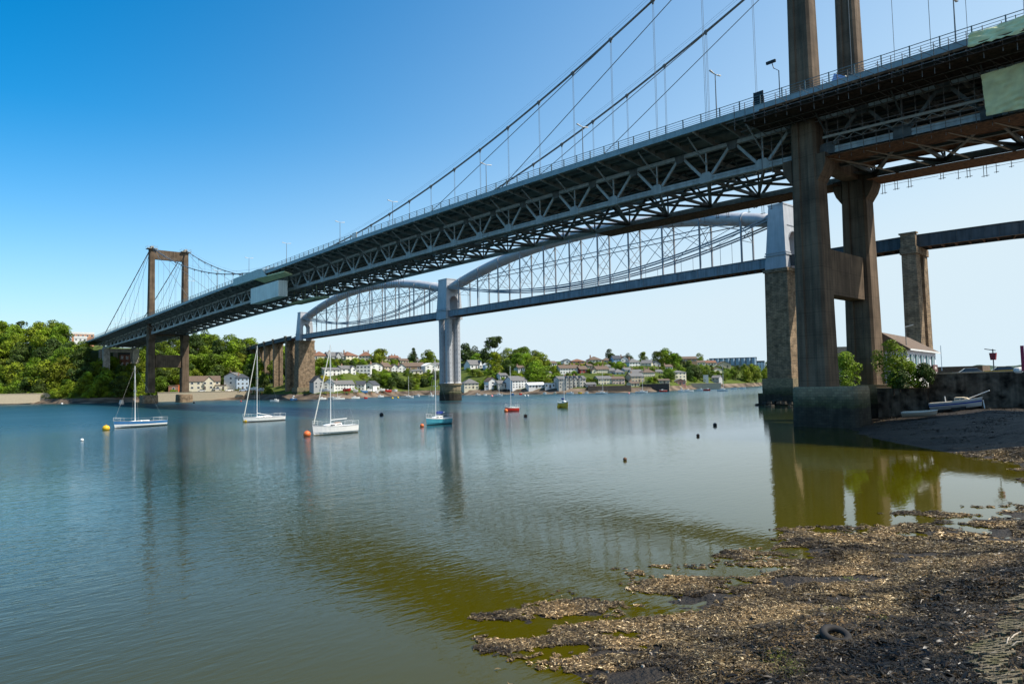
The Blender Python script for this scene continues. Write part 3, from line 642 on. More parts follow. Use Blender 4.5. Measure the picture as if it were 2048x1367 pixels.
lamp(16.2, 0, 12, (-1, 1), 'thick lamp column on the deck right of the near tower', 'street lamps along the road bridge')
for x, n_ in zip((-36, -62), ('right', 'left')): lamp(x, 12.5, 5.5, (1,), 'low footpath lamp on the far side of the deck, the %s one of two' % n_, 'footpath lamps')

# end piers of the left side span
ep = empty('bridge_pier', (-436, 0, 0), 0, 'grey concrete end pier under the left end of the road bridge', 'pier')
for y in (-8, 8): MB().box(-1.6, 1.6, y-1.8, y+1.8, 8, ZB(-436)-.6).build('column', CONC2, ep)
MB().box(-1.2, 1.2, -6.2, 6.2, ZB(-436)-3, ZB(-436)-.8).build('cross_head', CONC2, ep)
ep = empty('bridge_pier', (-450, 0, 0), 0, 'rear concrete pier deep under the left end of the road bridge', 'pier')
for y in (-8, 0, 8): MB().box(-1.2, 1.2, y-1.2, y+1.2, 8, ZB(-450)-.2).build('column', CONC2, ep)

# ================================================================== RAIL BRIDGE
RX, RY, RA = -39.7647, 60.0691, -.0303
rail = empty('rail_bridge', (RX, RY, 0), RA, 'pale grey railway bridge with two bowed iron tubes, behind the road bridge', 'bridge')
SP_ = [(-69.35, 69.9), (-213.4, 69.9)]                      # centre, half length
PS = [2.2, -141.6, -285.0]
TUB = lambda u: 54.05-.00180*u*u
CHN = lambda u: 37.5+.00162*u*u
GB, GT = 33.45, 35.95
for ci, (c0, hl) in enumerate(SP_):
    us = np.linspace(-hl+.5, hl-.5, 41)
    tb = MB()
    rings = []
    for u in us:
        rings.append([(c0+u-.0032*u*math.sin(t)*1.85, 2.55*math.cos(t), TUB(u)+1.85*math.sin(t)) for t in np.linspace(0, 2*math.pi, 21)[:-1]])
    tb.loft(rings); tube_o = tb.build('tube', RPAINT, rail, True)
    ban = MB()
    for k in range(-5, 6):
        u = k*12.33
        ban.loft([[(c0+u+dx, 2.62*math.cos(t), TUB(u)+1.92*math.sin(t)) for t in np.linspace(0, 2*math.pi, 21)[:-1]] for dx in (-.25, .25)])
    ban.build('tube_band', RPAINT, tube_o, True)
    for sg in (-1, 1):
        y = sg*2.75
        for dz in (0, .62):
            MB().tube([(c0+u, y, CHN(u)+dz) for u in np.linspace(-hl+.8, hl-.8, 41)], .16, 4, sy=1.5).build('chain', RPAINTD, rail)
        MB().tube([(c0-hl*.83, y, 46.55), (c0+hl*.83, y, 46.55)], .16, 4).build('tie_rail', RPAINTD, rail)
        for k in range(-5, 6):
            u = k*12.33; v = MB(); v.bar((c0+u, y, GT-.1), (c0+u, y, TUB(u)+.3), .42, .34); v.build('vertical_post', RPAINTD, rail)
            if k < 5:
                u2 = u+12.33; b = MB()
                z0, z1 = CHN(u)+.6, CHN(u2)+.6; t0, t1 = TUB(u)-1.2, TUB(u2)-1.2
                b.tube([(c0+u, y, z0), (c0+u2, y, t1)], .085, 4); b.tube([(c0+u, y, t0), (c0+u2, y, z1)], .085, 4)
                um = (u+u2)/2; b.tube([(c0+um, y, GT), (c0+um, y, CHN(um))], .06, 4)
                b.build('cross_brace', RPAINTD, rail)
        for u in (-66, -63.8, 63.8, 66): pass
    for k in range(-5, 6):                               # lattice between front and back posts
        u = k*12.33; b = MB(); zlo, zhi = 41.5, TUB(u)-1.9
        nb = max(1, int(round((zhi-zlo)/5.2))); hstep = (zhi-zlo)/nb
        for i in range(nb):
            z0 = zlo+i*hstep; z1 = z0+hstep
            b.tube([(c0+u, -2.7, z0), (c0+u, 2.7, z1)], .08, 4); b.tube([(c0+u, 2.7, z0), (c0+u, -2.7, z1)], .08, 4); b.tube([(c0+u, -2.7, z0), (c0+u, 2.7, z0)], .08, 4)
        b.build('transverse_brace', RPAINTD, rail)
    for sg in (-1, 1):
        y = sg*2.75; g = MB(); g.box(c0-hl, c0+hl, y-.06, y+.06, GB+.12, GT-.1); g.box(c0-hl, c0+hl, y-.28, y+.28, GT-.1, GT+.02); g.box(c0-hl, c0+hl, y-.28, y+.28, GB, GB+.12)
        x = c0-hl+1.1
        while x < c0+hl: g.box(x-.06, x+.06, y-.2, y+.2, GB+.122, GT-.102); x += 6.16
        g.build('girder', RPAINTD, rail)
    fl = MB(); fl.box(c0-hl, c0+hl, -2.5, 2.5, GB+.5, GB+.62); x = c0-hl+.4
    while x < c0+hl: fl.box(x-.1, x+.1, -2.6, 2.6, GB+.02, GB+.49); x += 2.05
    fl.build('floor', RUST, rail)

def portal(s, a0, a1, b0, b1, zt, w=1.95):
    """tapered portal pylon, round-arched for the track"""
    z0, zs = 32.6, 39.6; arc = [(w*math.cos(t), zs+w*1.15*math.sin(t)) for t in np.linspace(0, math.pi, 13)]
    bb = lambda z: b0+(b1-b0)*(z-z0)/(zt-z0); aa = lambda z: a0+(a1-a0)*(z-z0)/(zt-z0)
    prof = [(bb(z0), z0), (bb(zt), zt), (-bb(zt), zt), (-bb(z0), z0), (-w, z0)]+[(-p, q) for p, q in arc][0:0]+list(reversed(arc))+[(w, z0)]
    mb = MB(); n = len(prof); mb.v = [(s-aa(q), p, q) for p, q in prof]+[(s+aa(q), p, q) for p, q in prof]
    mb.f = [tuple(range(n)), tuple(n+n-1-j for j in range(n))]+[(j, n+j, n+(j+1) % n, (j+1) % n) for j in range(n)]
    P = mb.build('pylon', RPAINT, rail)
    m = MB(); a, b = aa(36.2), bb(36.2)
    for sg in (-1, 1):
        for z, g in ((35.9, .26), (36.5, .14)): m.box(s-a-g, s+a+g, sg*(w+.02), sg*(b+g), z, z+.3)
    a, b = aa(zt), bb(zt); m.box(s-a-.12, s+a+.12, -b-.12, b+.12, zt, zt+.35)
    m.build('moulding', RPAINT, P)
    ar = MB(); ar.tube([(s+aa(zs)+.02, p*1.06, zs+(q-zs)*1.05) for p, q in arc], .12, 4); ar.bar((s+aa(43)+.03, -2.3, 43.3), (s+aa(43)+.03, 2.3, 43.3), .14, .18); ar.build('arch_trim', RPAINTD, P)
portal(PS[0], 2.75, 1.9, 4.5, 3.3, 48.3); portal(PS[1], 3.5, 3.0, 4.1, 3.1, 48.6); portal(PS[2], 2.9, 2.0, 4.3, 3.2, 48.4)
def masonry(s, a, b, zt):
    MB().frus(s, 0, 6.0, a+.35, b+.35, zt, a, b).build('pier', STONE, rail)
for i in (0, 2):
    s = PS[i]; P = MB().frus(s, 0, 6.3, 3.1, 4.9, 32.6, 2.85, 4.6).build('pier', STONE, rail)
    MB().box(s-3.15, s+3.15, -4.9, 4.9, 31.9, 32.7).build('pier_cap', STONE, P)
    f = MB(); f.box(s-3.9, s+3.9, -6.0, 6.0, 2.9, 6.4); f.box(s-4.5, s+4.5, -7.0, 7.0, -2, 2.9); f.build('footing', TIDE, P)
# rough heap of rock round the near footing
random.seed(5); rk = MB()
for k in range(60):
    t = random.uniform(math.pi*.75, math.pi*1.75); r = random.uniform(5.2, 8.4); rr = random.uniform(.5, 1.3); x = RX+PS[0]+math.cos(t)*r*.8; y = RY+math.sin(t)*r*1.1
    rk.ball((x, y, max(-.2, (8.4-r)*.75-.3)), rr, .7, 6, 4)
tag(rk.build('rock_heap', TIDE), 'dark weedy rocks heaped round the foot of the near stone pier', 'rocks')
# middle pier: four octagonal iron columns on a round stone base
s = PS[1]; M4 = []
base = MB(); base.loft([[(s+r*math.cos(t), r*.86*math.sin(t), z) for t in np.linspace(0, 2*math.pi, 17)[:-1]] for z, r in ((-2, 5.0), (3.3, 5.0), (3.5, 4.7), (6.0, 4.7), (6.2, 5.2), (6.9, 5.2))])
base = base.build('pier_base', TIDE, rail)
for dx in (-2.15, 2.15):
    for dy in (-2.05, 2.05):
        c = MB(); c.tube([(s+dx, dy, 6.8), (s+dx, dy, 7.4), (s+dx, dy, 31.4), (s+dx, dy, 32.6)], 1.5, 8, r_list=[1.7, 1.42, 1.42, 1.6]); c.build('column', RPAINT, rail)
        rv = MB()
        for k in range(14):
            z = 8+k*1.75
            for j in (0, 7):
                t = math.pi*2*j/8; rv.box(s+dx+1.33*math.cos(t)-.09, s+dx+1.33*math.cos(t)+.09, dy+1.33*math.sin(t)-.09, dy+1.33*math.sin(t)+.09, z, z+.17)
        rv.build('bolt_row', BLACK, rail)
lat = MB()
for fx, fy in ((1, 0), (-1, 0), (0, 1), (0, -1)):
    z = 7.6
    while z < 31:
        for (p, q) in (((-1), 1), (1, (-1))):
            A = (s+fx*2.15+(fy != 0)*p*.75, fy*2.05+(fx != 0)*p*.75, z); B = (s+fx*2.15+(fy != 0)*q*.75, fy*2.05+(fx != 0)*q*.75, z+1.15)
            lat.bar(A, B, .16, .16)
        z += 1.15
lat.build('lattice', RPAINTD, rail)
# approach viaducts
def viaduct(label, pts, piers, zt=35.6, zb=33.2, gm=APPR, pw=4.0, pl=1.35, w=2.6):
    V = empty('approach_viaduct', (pts[0][0], pts[0][1], 0), 0, label, 'viaduct'); ox, oy = pts[0][0], pts[0][1]
    P2 = [Vector((p[0]-ox, p[1]-oy, 0)) for p in pts]
    for sg in (-1, 1):
        g = MB()
        N_ = []
        for i in range(len(P2)):
            d = (P2[min(i+1, len(P2)-1)]-P2[max(i-1, 0)]).normalized(); N_.append(Vector((-d.y, d.x, 0)))
        for hw_, za, zc_ in ((.06, zb, zt), (.25, zt+.002, zt+.12), (.25, zb-.1, zb-.002)):
            g.loft([[p+n_*(sg*w-hw_)+Vector((0, 0, za)), p+n_*(sg*w+hw_)+Vector((0, 0, za)), p+n_*(sg*w+hw_)+Vector((0, 0, zc_)), p+n_*(sg*w-hw_)+Vector((0, 0, zc_))] for p, n_ in zip(P2, N_)])
        for a, b in zip(P2, P2[1:]):
            d = (b-a).normalized(); n = Vector((-d.y, d.x, 0))*sg*w
            L_ = (b-a).length; k = 1.
            while k < L_:
                q = a+d*k+n; g.bar(q+Vector((0, 0, zb+.02)), q+Vector((0, 0, zt-.03)), .3, .12); k += 2.35
        g.build('girder', gm, V)
    f = MB()
    for a, b in zip(P2, P2[1:]):
        f.bar(a+Vector((0, 0, zb+.6)), b+Vector((0, 0, zb+.6)), 5, .14); d = (b-a).normalized(); n = Vector((-d.y, d.x, 0)); k = .5
        while k < (b-a).length: q = a+d*k+Vector((0, 0, zb+.22)); f.bar(q-n*w*.97, q+n*w*.97, .2, .5); k += 2.35
    f.build('floor', RUST, V)
    for (px_, py_, ang, g0) in piers:
        pr = MB(); c, s_ = math.cos(ang), math.sin(ang)
        def loc(u, v, z): return (px_-ox+c*u-s_*v, py_-oy+s_*u+c*v, z)
        for sg in (-1, 1):
            y0, y1 = (pw*.27*sg, pw*sg)
            pr.quadbox([loc(-pl-.2, min(y0, y1), g0), loc(pl+.2, min(y0, y1), g0), loc(pl+.2, max(y0, y1), g0), loc(-pl-.2, max(y0, y1), g0), loc(-pl, min(y0, y1), zb-.5), loc(pl, min(y0, y1), zb-.5), loc(pl, max(y0, y1), zb-.5), loc(-pl, max(y0, y1), zb-.5)])
        i_ = pw*.3; j_ = pl*.62; pr.quadbox([loc(-j_, -i_, g0), loc(j_, -i_, g0), loc(j_, i_, g0), loc(-j_, i_, g0), loc(-j_*.9, -i_, zb-.5), loc(j_*.9, -i_, zb-.5), loc(j_*.9, i_, zb-.5), loc(-j_*.9, i_, zb-.5)])
        pier = pr.build('pier', STONE, V)
        cp_ = MB()
        for z0, z1, g in ((zb-1.5, zb-.1, .22), (zb-.1, zb+.1, .1)):
            cp_.quadbox([loc(-pl-.05-g, -pw-g, z0), loc(pl+.05+g, -pw-g, z0), loc(pl+.05+g, pw+g, z0), loc(-pl-.05-g, pw+g, z0), loc(-pl-.05-g, -pw-g, z1), loc(pl+.05+g, -pw-g, z1), loc(pl+.05+g, pw+g, z1), loc(-pl-.05-g, pw+g, z1)])
        for sg in (-1, 1):
            a0, a1 = sorted((sg*(w+.3), sg*max(w+.7, pw+.05)))
            cp_.quadbox([loc(-1.4, a0, zb+.1), loc(1.4, a0, zb+.1), loc(1.4, a1, zb+.1), loc(-1.4, a1, zb+.1), loc(-1.4, a0, zt+.3), loc(1.4, a0, zt+.3), loc(1.4, a1, zt+.3), loc(-1.4, a1, zt+.3)])
            cp_.quadbox([loc(-1.65, a0-.2, zt+.3), loc(1.65, a0-.2, zt+.3), loc(1.65, a1+.2, zt+.3), loc(-1.65, a1+.2, zt+.3), loc(-1.65, a0-.2, zt+.6), loc(1.65, a0-.2, zt+.6), loc(1.65, a1+.2, zt+.6), loc(-1.65, a1+.2, zt+.6)])
        cp_.build('pier_cap', STONE, pier)
    return V
viaduct('dark girder railway viaduct on tall stone piers behind the white house at the right', [(-35, 60.2), (-8.8, 59.6), (8, 61.8), (24, 67.), (48, 79), (80, 98)], [(-8.8, 59.6, .04, 3), (22.5, 66.3, .3, 3), (50, 80, .45, 3)], 35.7, 33.3)
# far-side approach, curving away to the left
VP = []
for px, py in ((592, 679.5), (578, 682), (560, 686), (540, 690.5), (522, 695), (508, 699), (497, 702), (470, 708), (440, 713)):
    p = at_z(px, py, 33.2); VP.append((p[0], p[1]))
prs = []
for i, (px, g0) in enumerate(((581, 1.5), (556, 1.5), (537.5, 2), (521, 2.), (509, 2.5), (498, 3), (486, 5), (474, 8))):
    # walk along the polyline to the column px
    for a, b in zip(VP, VP[1:]):
        ca, cb = pix(a[0], a[1], 33)[0], pix(b[0], b[1], 33)[0]
        if ca >= px >= cb:
            t = (ca-px)/(ca-cb); prs.append((a[0]+(b[0]-a[0])*t, a[1]+(b[1]-a[1])*t, math.atan2(b[1]-a[1], b[0]-a[0]), g0)); break
viaduct('curving railway viaduct on paired stone piers left of the far stone pier', VP, prs, 35.3, 33.2, pw=2.7, pl=1.15)
# ================================================================== TREES
def crown_mesh(name, seed, hh=10., rad=4.2, nl=16, nleaf=1500, leaf=.62, low=.12, m=LEAF, shape='round', squash=.8):
    r = np.random.default_rng(seed); P = []; lob = []
    for i in range(nl):
        t = r.uniform(0, 2*math.pi)
        if shape == 'cone': h = r.uniform(low, .95); R = rad*(1-h)*.9; rr = rad*(.25+.3*(1-h))
        elif shape == 'flat': h = r.uniform(.62, .95); R = rad*r.uniform(.1, .9); rr = rad*r.uniform(.22, .34)
        else: h = low+(.93-low)*r.random()**.8; prof = math.sin(min(1, max(.12, (h-low+.1)/(1.02-low)))*math.pi)**.5; R = rad*prof*r.uniform(.25, .78); rr = rad*r.uniform(.3, .46)
        lob.append((R*math.cos(t), R*math.sin(t), h*hh, rr))
    lob = np.array(lob); w = lob[:, 3]**2; w /= w.sum(); k = r.choice(nl, nleaf, p=w); L = lob[k]
    d = r.normal(size=(nleaf, 3)); d[:, 2] += .35; d /= np.linalg.norm(d, axis=1)[:, None]
    rr = L[:, 3]*(1+r.normal(0, .09, nleaf)); C = L[:, :3]+d*rr[:, None]*np.array([1, 1, squash])
    C[:, 2] = np.clip(C[:, 2], .3, None)
    nrm = d+r.normal(0, .45, (nleaf, 3)); nrm /= np.linalg.norm(nrm, axis=1)[:, None]
    a = np.cross(nrm, r.normal(size=(nleaf, 3))); a /= np.linalg.norm(a, axis=1)[:, None]; b = np.cross(nrm, a)
    s1 = (leaf*r.uniform(.55, 1.2, nleaf)/2)[:, None]; s2 = s1*r.uniform(.5, .9, nleaf)[:, None]
    V = np.stack([C-a*s1, C-b*s2+nrm*.1*leaf, C+a*s1, C+b*s2+nrm*.1*leaf], 1).reshape(-1, 3)
    me = bpy.data.meshes.new(name); me.from_pydata(V.tolist(), [], np.arange(nleaf*4).reshape(-1, 4).tolist()); me.materials.append(m)
    return me
def trunk_mesh(name, hh, r0, seed, forks=4):
    rd = random.Random(seed); mb = MB(); mb.tube([(0, 0, -1.5), (0.05*hh*.3, 0, hh*.25), (0, .1, hh*.55)], r0, 7, r_list=[r0*1.25, r0*.85, r0*.5])
    for i in range(forks):
        t = rd.uniform(0, 6.28); z0 = hh*rd.uniform(.2, .45); l = hh*rd.uniform(.25, .38)
        mb.tube([(0, 0, z0), (math.cos(t)*l*.5, math.sin(t)*l*.5, z0+l*.6), (math.cos(t)*l*.9, math.sin(t)*l*.9, z0+l)], .1, 5, r_list=[r0*.5, r0*.3, r0*.12])
    me = bpy.data.meshes.new(name); me.from_pydata(mb.v, [], mb.f); me.materials.append(BARK); return me
CR = [crown_mesh('crown', 100+i, nl=16+3*(i % 4), nleaf=3000, rad=4.6+.5*(i % 3), leaf=.68, low=.02) for i in range(7)]
CRD = [crown_mesh('crown', 200+i, nl=18, nleaf=2800, rad=4.4, leaf=.66, low=.02, m=LEAFD) for i in range(3)]
CRY = crown_mesh('crown', 300, nl=14, nleaf=1600, rad=4.5, leaf=.5, low=.1, m=LEAFY)
CRC = crown_mesh('crown', 310, nl=30, nleaf=2600, rad=3.0, leaf=.6, low=.1, m=LEAFD, shape='cone')
CRF = crown_mesh('crown', 320, nl=24, nleaf=2600, rad=5.2, leaf=.6, low=.1, m=LEAFD, shape='flat', squash=.45)
CSH = [crown_mesh('foliage', 400+i, hh=5, nl=14, nleaf=1500, rad=4.2, leaf=.6, low=.05, squash=.7) for i in range(4)]
TRK = [trunk_mesh('trunk', 10, .32, i) for i in range(3)]
TREES = []
def tree(x, y, z, h, wf=1., kind=0, label='', group=None, name='broadleaf_tree', crown=None, cat='tree'):
    me = crown if crown is not None else (CR[random.randrange(7)] if kind == 0 else CRD[random.randrange(3)])
    r = empty(name, (x, y, z), random.uniform(0, 6.28), label, cat, group); s = h/10.
    c = bpy.data.objects.new('foliage' if cat == 'shrub' else 'crown', me); COL.objects.link(c); c.parent = r; c.scale = (s*wf, s*wf, s)
    t = bpy.data.objects.new('trunk', TRK[random.randrange(3)]); COL.objects.link(t); t.parent = r; t.scale = (s*.9, s*.9, s*.85)
    return r

# ================================================================== VILLAGE HOUSES
def unit_box(name, m):
    mb = MB().box(-.5, .5, -.5, .5, -.5, .5); me = bpy.data.meshes.new(name); me.from_pydata(mb.v, [], mb.f); me.materials.append(m); return me
U_FR = unit_box('window', WHITE); U_PN = unit_box('pane', GLASS); U_DR = unit_box('door', tint((.12, .10, .09))); U_BD = unit_box('door', BLUE)
def inst(name, me, parent, loc, sc):
    o = bpy.data.objects.new(name, me); COL.objects.link(o); o.parent = parent; o.location = loc; o.scale = sc; return o
HRECT = []
def roof_prism(mb, x0, x1, y0, y1, z0, z1, kind, oh=.35):
    a, b, c, d = x0-oh, x1+oh, y0-oh, y1+oh; e = .18
    if kind == 'side':
        ym = (y0+y1)/2; mb.loft([[(x, c, z0-e), (x, c, z0), (x, ym, z1), (x, d, z0), (x, d, z0-e), (x, ym, z1-e*2)] for x in (a, b)])
    elif kind == 'gable':
        xm = (x0+x1)/2; mb.loft([[(a, y, z0-e), (a, y, z0), (xm, y, z1), (b, y, z0), (b, y, z0-e), (xm, y, z1-e*2)] for y in (c, d)])
    elif kind == 'hip':
        ym = (y0+y1)/2; q = min((d-c)/2, (b-a)/2-.3); mb.v += [(a, c, z0), (b, c, z0), (b, d, z0), (a, d, z0), (a+q, ym, z1), (b-q, ym, z1), (a, c, z0-e), (b, c, z0-e), (b, d, z0-e), (a, d, z0-e)]
        n = len(mb.v)-10; mb.f += [tuple(n+i for i in f) for f in ((0, 1, 5, 4), (1, 2, 5), (2, 3, 4, 5), (3, 0, 4), (6, 9, 8, 7), (0, 6, 7, 1), (1, 7, 8, 2), (2, 8, 9, 3), (3, 9, 6, 0))]
    else: mb.box(a+oh*.6, b-oh*.6, c+oh*.6, d-oh*.6, z0-.02, z0+max(.25, z1-z0))
def house(label, x0, x1, yb, ye, yr, off, wall, roof, kind='side', rows=2, cols=3, yaw=0., chim=1, door=True, name='house', cat='house', dep=8., group=None, gab=None, wfr=.5, dark=False):
    pc = (x0+x1)/2; rng = lerp_tab(pc, SHORE)+off; m_ = mpp(pc, (yb+ye)/2, rng); B = at(pc, yb, rng)
    w = (x1-x0)*m_/max(.8, math.cos(yaw)); he = (yb-ye)*m_; hr = (yb-yr)*m_
    yaw += .28 if pc > 640 and kind != 'flat' and yaw >= 0 else 0
    phi = math.atan2(B[1]-CC[1], B[0]-CC[0]); H = empty(name, tuple(B), phi-math.pi/2+yaw, label, cat, group)
    HRECT.append((x0, x1, yr, yb, rng)); X0, X1 = -w/2, w/2
    wb = MB().box(X0, X1, 0, dep, -6, he)
    if kind == 'side': wb.extr([(X0+.01, .01, he-.01), (X0+.01, dep/2, hr-.25), (X0+.01, dep-.01, he-.01)], (w-.02, 0, 0))
    if kind == 'gable': wb.extr([(X0+.01, .01, he-.01), (0, .01, hr-.25), (X1-.01, .01, he-.01)], (0, dep-.02, 0))
    Wm = wb.build('wall', wall, H)
    rb = MB(); roof_prism(rb, X0, X1, 0, dep, he+.02, hr if hr > he+.3 else he+.3, kind); R_ = rb.build('roof', roof, H)
    if gab:      # projecting front gables: list of (fraction 0..1, width fraction)
        for fx, fw in gab:
            gx = X0+w*fx; gw = w*fw; g = MB().box(gx-gw/2, gx+gw/2, -.9, .02, -6, he); g.extr([(gx-gw/2+.01, -.89, he), (gx, -.89, he+(hr-he)*.8), (gx+gw/2-.01, -.89, he)], (0, dep/2, 0)); g.build('gable_bay', wall, H)
            r2 = MB(); o_ = .25; r2.loft([[(gx-gw/2-o_, y, he-.2), (gx-gw/2-o_, y, he+.0), (gx, y, he+(hr-he)*.85+.15), (gx+gw/2+o_, y, he+.0), (gx+gw/2+o_, y, he-.2), (gx, y, he+(hr-he)*.85-.1)] for y in (-1.15, dep/2)]); r2.build('gable_roof', roof, H)
    for k in range(chim):
        cxx = X0+w*((k+.5)/chim*.7+.15 if chim > 1 else .22); c = MB().box(cxx-.4, cxx+.4, dep/2-.3, dep/2+.3, hr-1.2, hr+.9); c.box(cxx-.2, cxx-.02, dep/2-.1, dep/2+.1, hr+.9, hr+1.3); c.build('chimney', tint((.35, .22, .15)), R_)
    gabx = [(X0+w*f, w*q) for f, q in (gab or [])]
    for r in range(rows):
        zc = he*(r+.55)/rows; wh = he/rows*.48
        for c in range(cols):
            xc = X0+w*(c+.5)/cols; ww = min(1.5, w/cols*wfr)
            yf = -.9 if any(abs(xc-gx) < gw/2 for gx, gw in gabx) else 0
            if r == 0 and door and c == cols//2 and cols > 1: inst('door', U_DR, H, (xc, yf-.03, min(1.0, zc)), (min(1., ww), .1, min(2.0, he/rows*.8))); continue
            f = inst('window', U_FR, H, (xc, yf-.02, zc), (ww, .1, wh)); inst('pane', U_PN, f, (0, -.3, 0), (.8, .6, .82))
    return H
wht, crm, grn, pnk, tan_ = tint((.78, .77, .74)), tint((.72, .66, .5)), tint((.55, .52, .45)), tint((.66, .5, .42)), tint((.5, .42, .3))
lbl, gry, orr, rdd, brn = tint((.5, .6, .7)), tint((.42, .42, .42)), tint((.6, .3, .18)), tint((.32, .05, .04)), tint((.3, .2, .13))
LO, MI, TO = 13, 50, 100
H_ = house
H_('cream house with brown roof and a front gable right of the far tower', 381, 438, 779, 762, 751, 14, crm, ROOFB, 'side', 2, 5, .05, 0, gab=[(.64, .3)], dep=9)
H_('low cream carport building right of the gabled cream house', 431, 451, 779, 771, 769, 12, crm, ROOFB, 'flat', 1, 2, 0, 0)
H_('white gable ended house left of the slate roofed house by the viaduct', 449, 474, 770, 752, 744, 20, wht, ROOFG, 'gable', 2, 1, -.5, 1)
H_('tall pale blue house with dark slate roof and balconies beside the viaduct', 474, 497, 779, 755, 747, 14, lbl, ROOFD, 'hip', 3, 3, .1, 1)
H_('peach flat topped building with arched roofs on the wooded hilltop at the left', 147, 185, 675, 668, 664, 118, orr, wht, 'flat', 1, 5, 0, 0, False, wfr=.6)
H_('white end building under the hilltop trees beside the bridge end', 150, 172, 682, 676, 672, 100, wht, wht, 'flat', 1, 3, 0, 0, False)
H_('brick building under the left end of the road bridge', 240, 258, 735, 709, 704, 60, tint((.26, .11, .07)), ROOFD, 'flat', 2, 2, 0, 0, False)
H_('small red brick shed between the far tower legs', 338, 356, 783, 772, 770, 12, tint((.3, .15, .1)), ROOFB, 'flat', 1, 1, 0, 0)
# top row
T = TO
H_('house with red roof at the top left of the village beside the far stone pier', 628, 655, 720, 711, 702, T, crm, ROOFR, 'hip', 1, 3, 0, 1)
H_('grey roofed house behind the mast on the hilltop', 656, 690, 720, 712, 703, T, gry, ROOFG, 'side', 1, 3, .2, 1, gab=[(.6, .3)])
H_('large cream house with red hipped roof, left one of the hilltop pair', 691, 718, 722, 711, 702, T, crm, ROOFR, 'hip', 2, 3, .35, 1, dep=11)
H_('large cream house with red hipped roof, right one of the hilltop pair', 718, 743, 722, 711, 702, T+3, crm, ROOFR, 'hip', 2, 4, -.1, 2, dep=11)
H_('low house with brown roof behind the round hilltop tree', 764, 782, 721, 716, 711, T, crm, ROOFB, 'hip', 1, 2, 0, 1)
H_('brown roofed house with chimneys right of the round hilltop tree', 781, 798, 721, 715, 710, T+5, tan_, ROOFR, 'side', 1, 2, 0, 2)
# middle row
H_('long white house with grey roof, leftmost of the middle terrace row', 648, 682, 751, 739, 734, MI, wht, ROOFG, 'side', 2, 4, .15, 0, group=None)
H_('white house with pitched grey roof left of the white flat roofed block', 682, 713, 750, 737, 730, MI+4, wht, ROOFG, 'side', 2, 3, .2, 1, gab=[(.75, .3)])
H_('modern white flat roofed block with balconies', 713, 741, 751, 731, 730, MI, wht, wht, 'flat', 3, 4, -.1, 0, wfr=.65)
H_('white gabled house just right of the white flat roofed block', 741, 766, 741, 731, 725, MI+14, wht, ROOFG, 'gable', 2, 2, .2, 1)
H_('cream house with steep brown roof in the middle row', 768, 784, 745, 733, 724, MI+10, tan_, ROOFB, 'side', 2, 2, .4, 1)
H_('white twin gabled house with bay windows, left of the pair', 783, 797, 745, 735, 727, MI+8, wht, ROOFB, 'gable', 2, 2, 0, 0)
H_('white twin gabled house with bay windows, right of the pair', 797, 812, 745, 735, 727, MI+8, wht, ROOFG, 'gable', 2, 2, 0, 1)
H_('long brown roofed house left of the iron pier', 806, 850, 741, 732, 724, MI+12, brn, ROOFB, 'side', 1, 5, 0, 1)
H_('low white house under the long brown roof', 820, 846, 748, 741, 738, MI, crm, ROOFG, 'side', 1, 3, 0, 0)
H_('white house partly behind the iron pier', 850, 873, 742, 731, 725, MI+8, wht, wht, 'gable', 2, 2, .2, 0)
# quay row, left part
H_('grey house with dark barn roof beside the stone pier on the quay', 628, 647, 776, 763, 751, LO+3, gry, ROOFD, 'gable', 2, 2, .3, 0)
H_('pair of small white houses behind the tall mast', 647, 668, 777, 766, 757, LO+6, wht, ROOFG, 'gable', 2, 2, -.2, 0)
H_('long low terrace with grey roof and white walls on the boatyard', 669, 710, 779, 768, 760, LO+8, wht, ROOFG, 'side', 2, 7, .1, 1)
H_('white house with slate roof in the boatyard row', 709, 729, 780, 769, 761, LO+6, wht, ROOFD, 'side', 2, 3, -.1, 0)
H_('boatyard shed with tall white gable', 728, 746, 779, 770, 761, LO+6, wht, ROOFD, 'gable', 1, 1, -.5, 0)
# behind and right of the iron pier
H_('low cream house with grey roof just right of the iron pier', 928, 958, 777, 766, 757, LO, crm, ROOFG, 'hip', 2, 4, 0, 0)
H_('white house on the green slope right of the iron pier', 939, 966, 737, 729, 719, MI+25, wht, ROOFG, 'side', 1, 3, .3, 0, gab=[(.85, .25)])
H_('small pale house left of the big slope tree', 971, 984, 738, 729, 724, MI+20, lbl, wht, 'gable', 1, 1, 0, 0)
H_('white bungalow right of the big slope tree', 988, 1003, 738, 731, 728, MI+22, wht, ROOFG, 'side', 1, 2, 0, 0)
H_('narrow white gabled house with dark window on the quay', 977, 995, 775, 762, 754, LO, wht, ROOFB, 'gable', 2, 1, .1, 0)
H_('low garden wall and annexe left of the narrow white gable', 969, 979, 776, 770, 769, LO-2, wht, wht, 'flat', 1, 1, 0, 0)
H_('low grey row between the white gable and the big white house', 996, 1021, 775, 766, 760, LO, grn, ROOFG, 'side', 1, 4, 0, 0)
H_('big white three storey house on the quay', 1023, 1056, 776, 761, 751, LO, wht, ROOFG, 'side', 3, 5, .25, 0, dep=10)
H_('long low white boat shed with blue door', 1057, 1090, 776, 769, 764, LO-2, wht, wht, 'side', 1, 5, 0, 0)
H_('small white building with stepped top next to the boat shed', 1090, 1111, 776, 766, 765, LO-2, wht, gry, 'flat', 1, 3, 0, 0)
H_('large stone building with dormers on the waterfront', 1117, 1173, 776, 757, 751, LO, grn, ROOFG, 'side', 3, 8, 0, 2, dep=11, gab=[(.3, .09), (.45, .09), (.6, .09), (.8, .09)])
H_('low grey store right of the large stone building', 1173, 1193, 776, 768, 764, LO-1, gry, ROOFG, 'side', 1, 2, 0, 0)
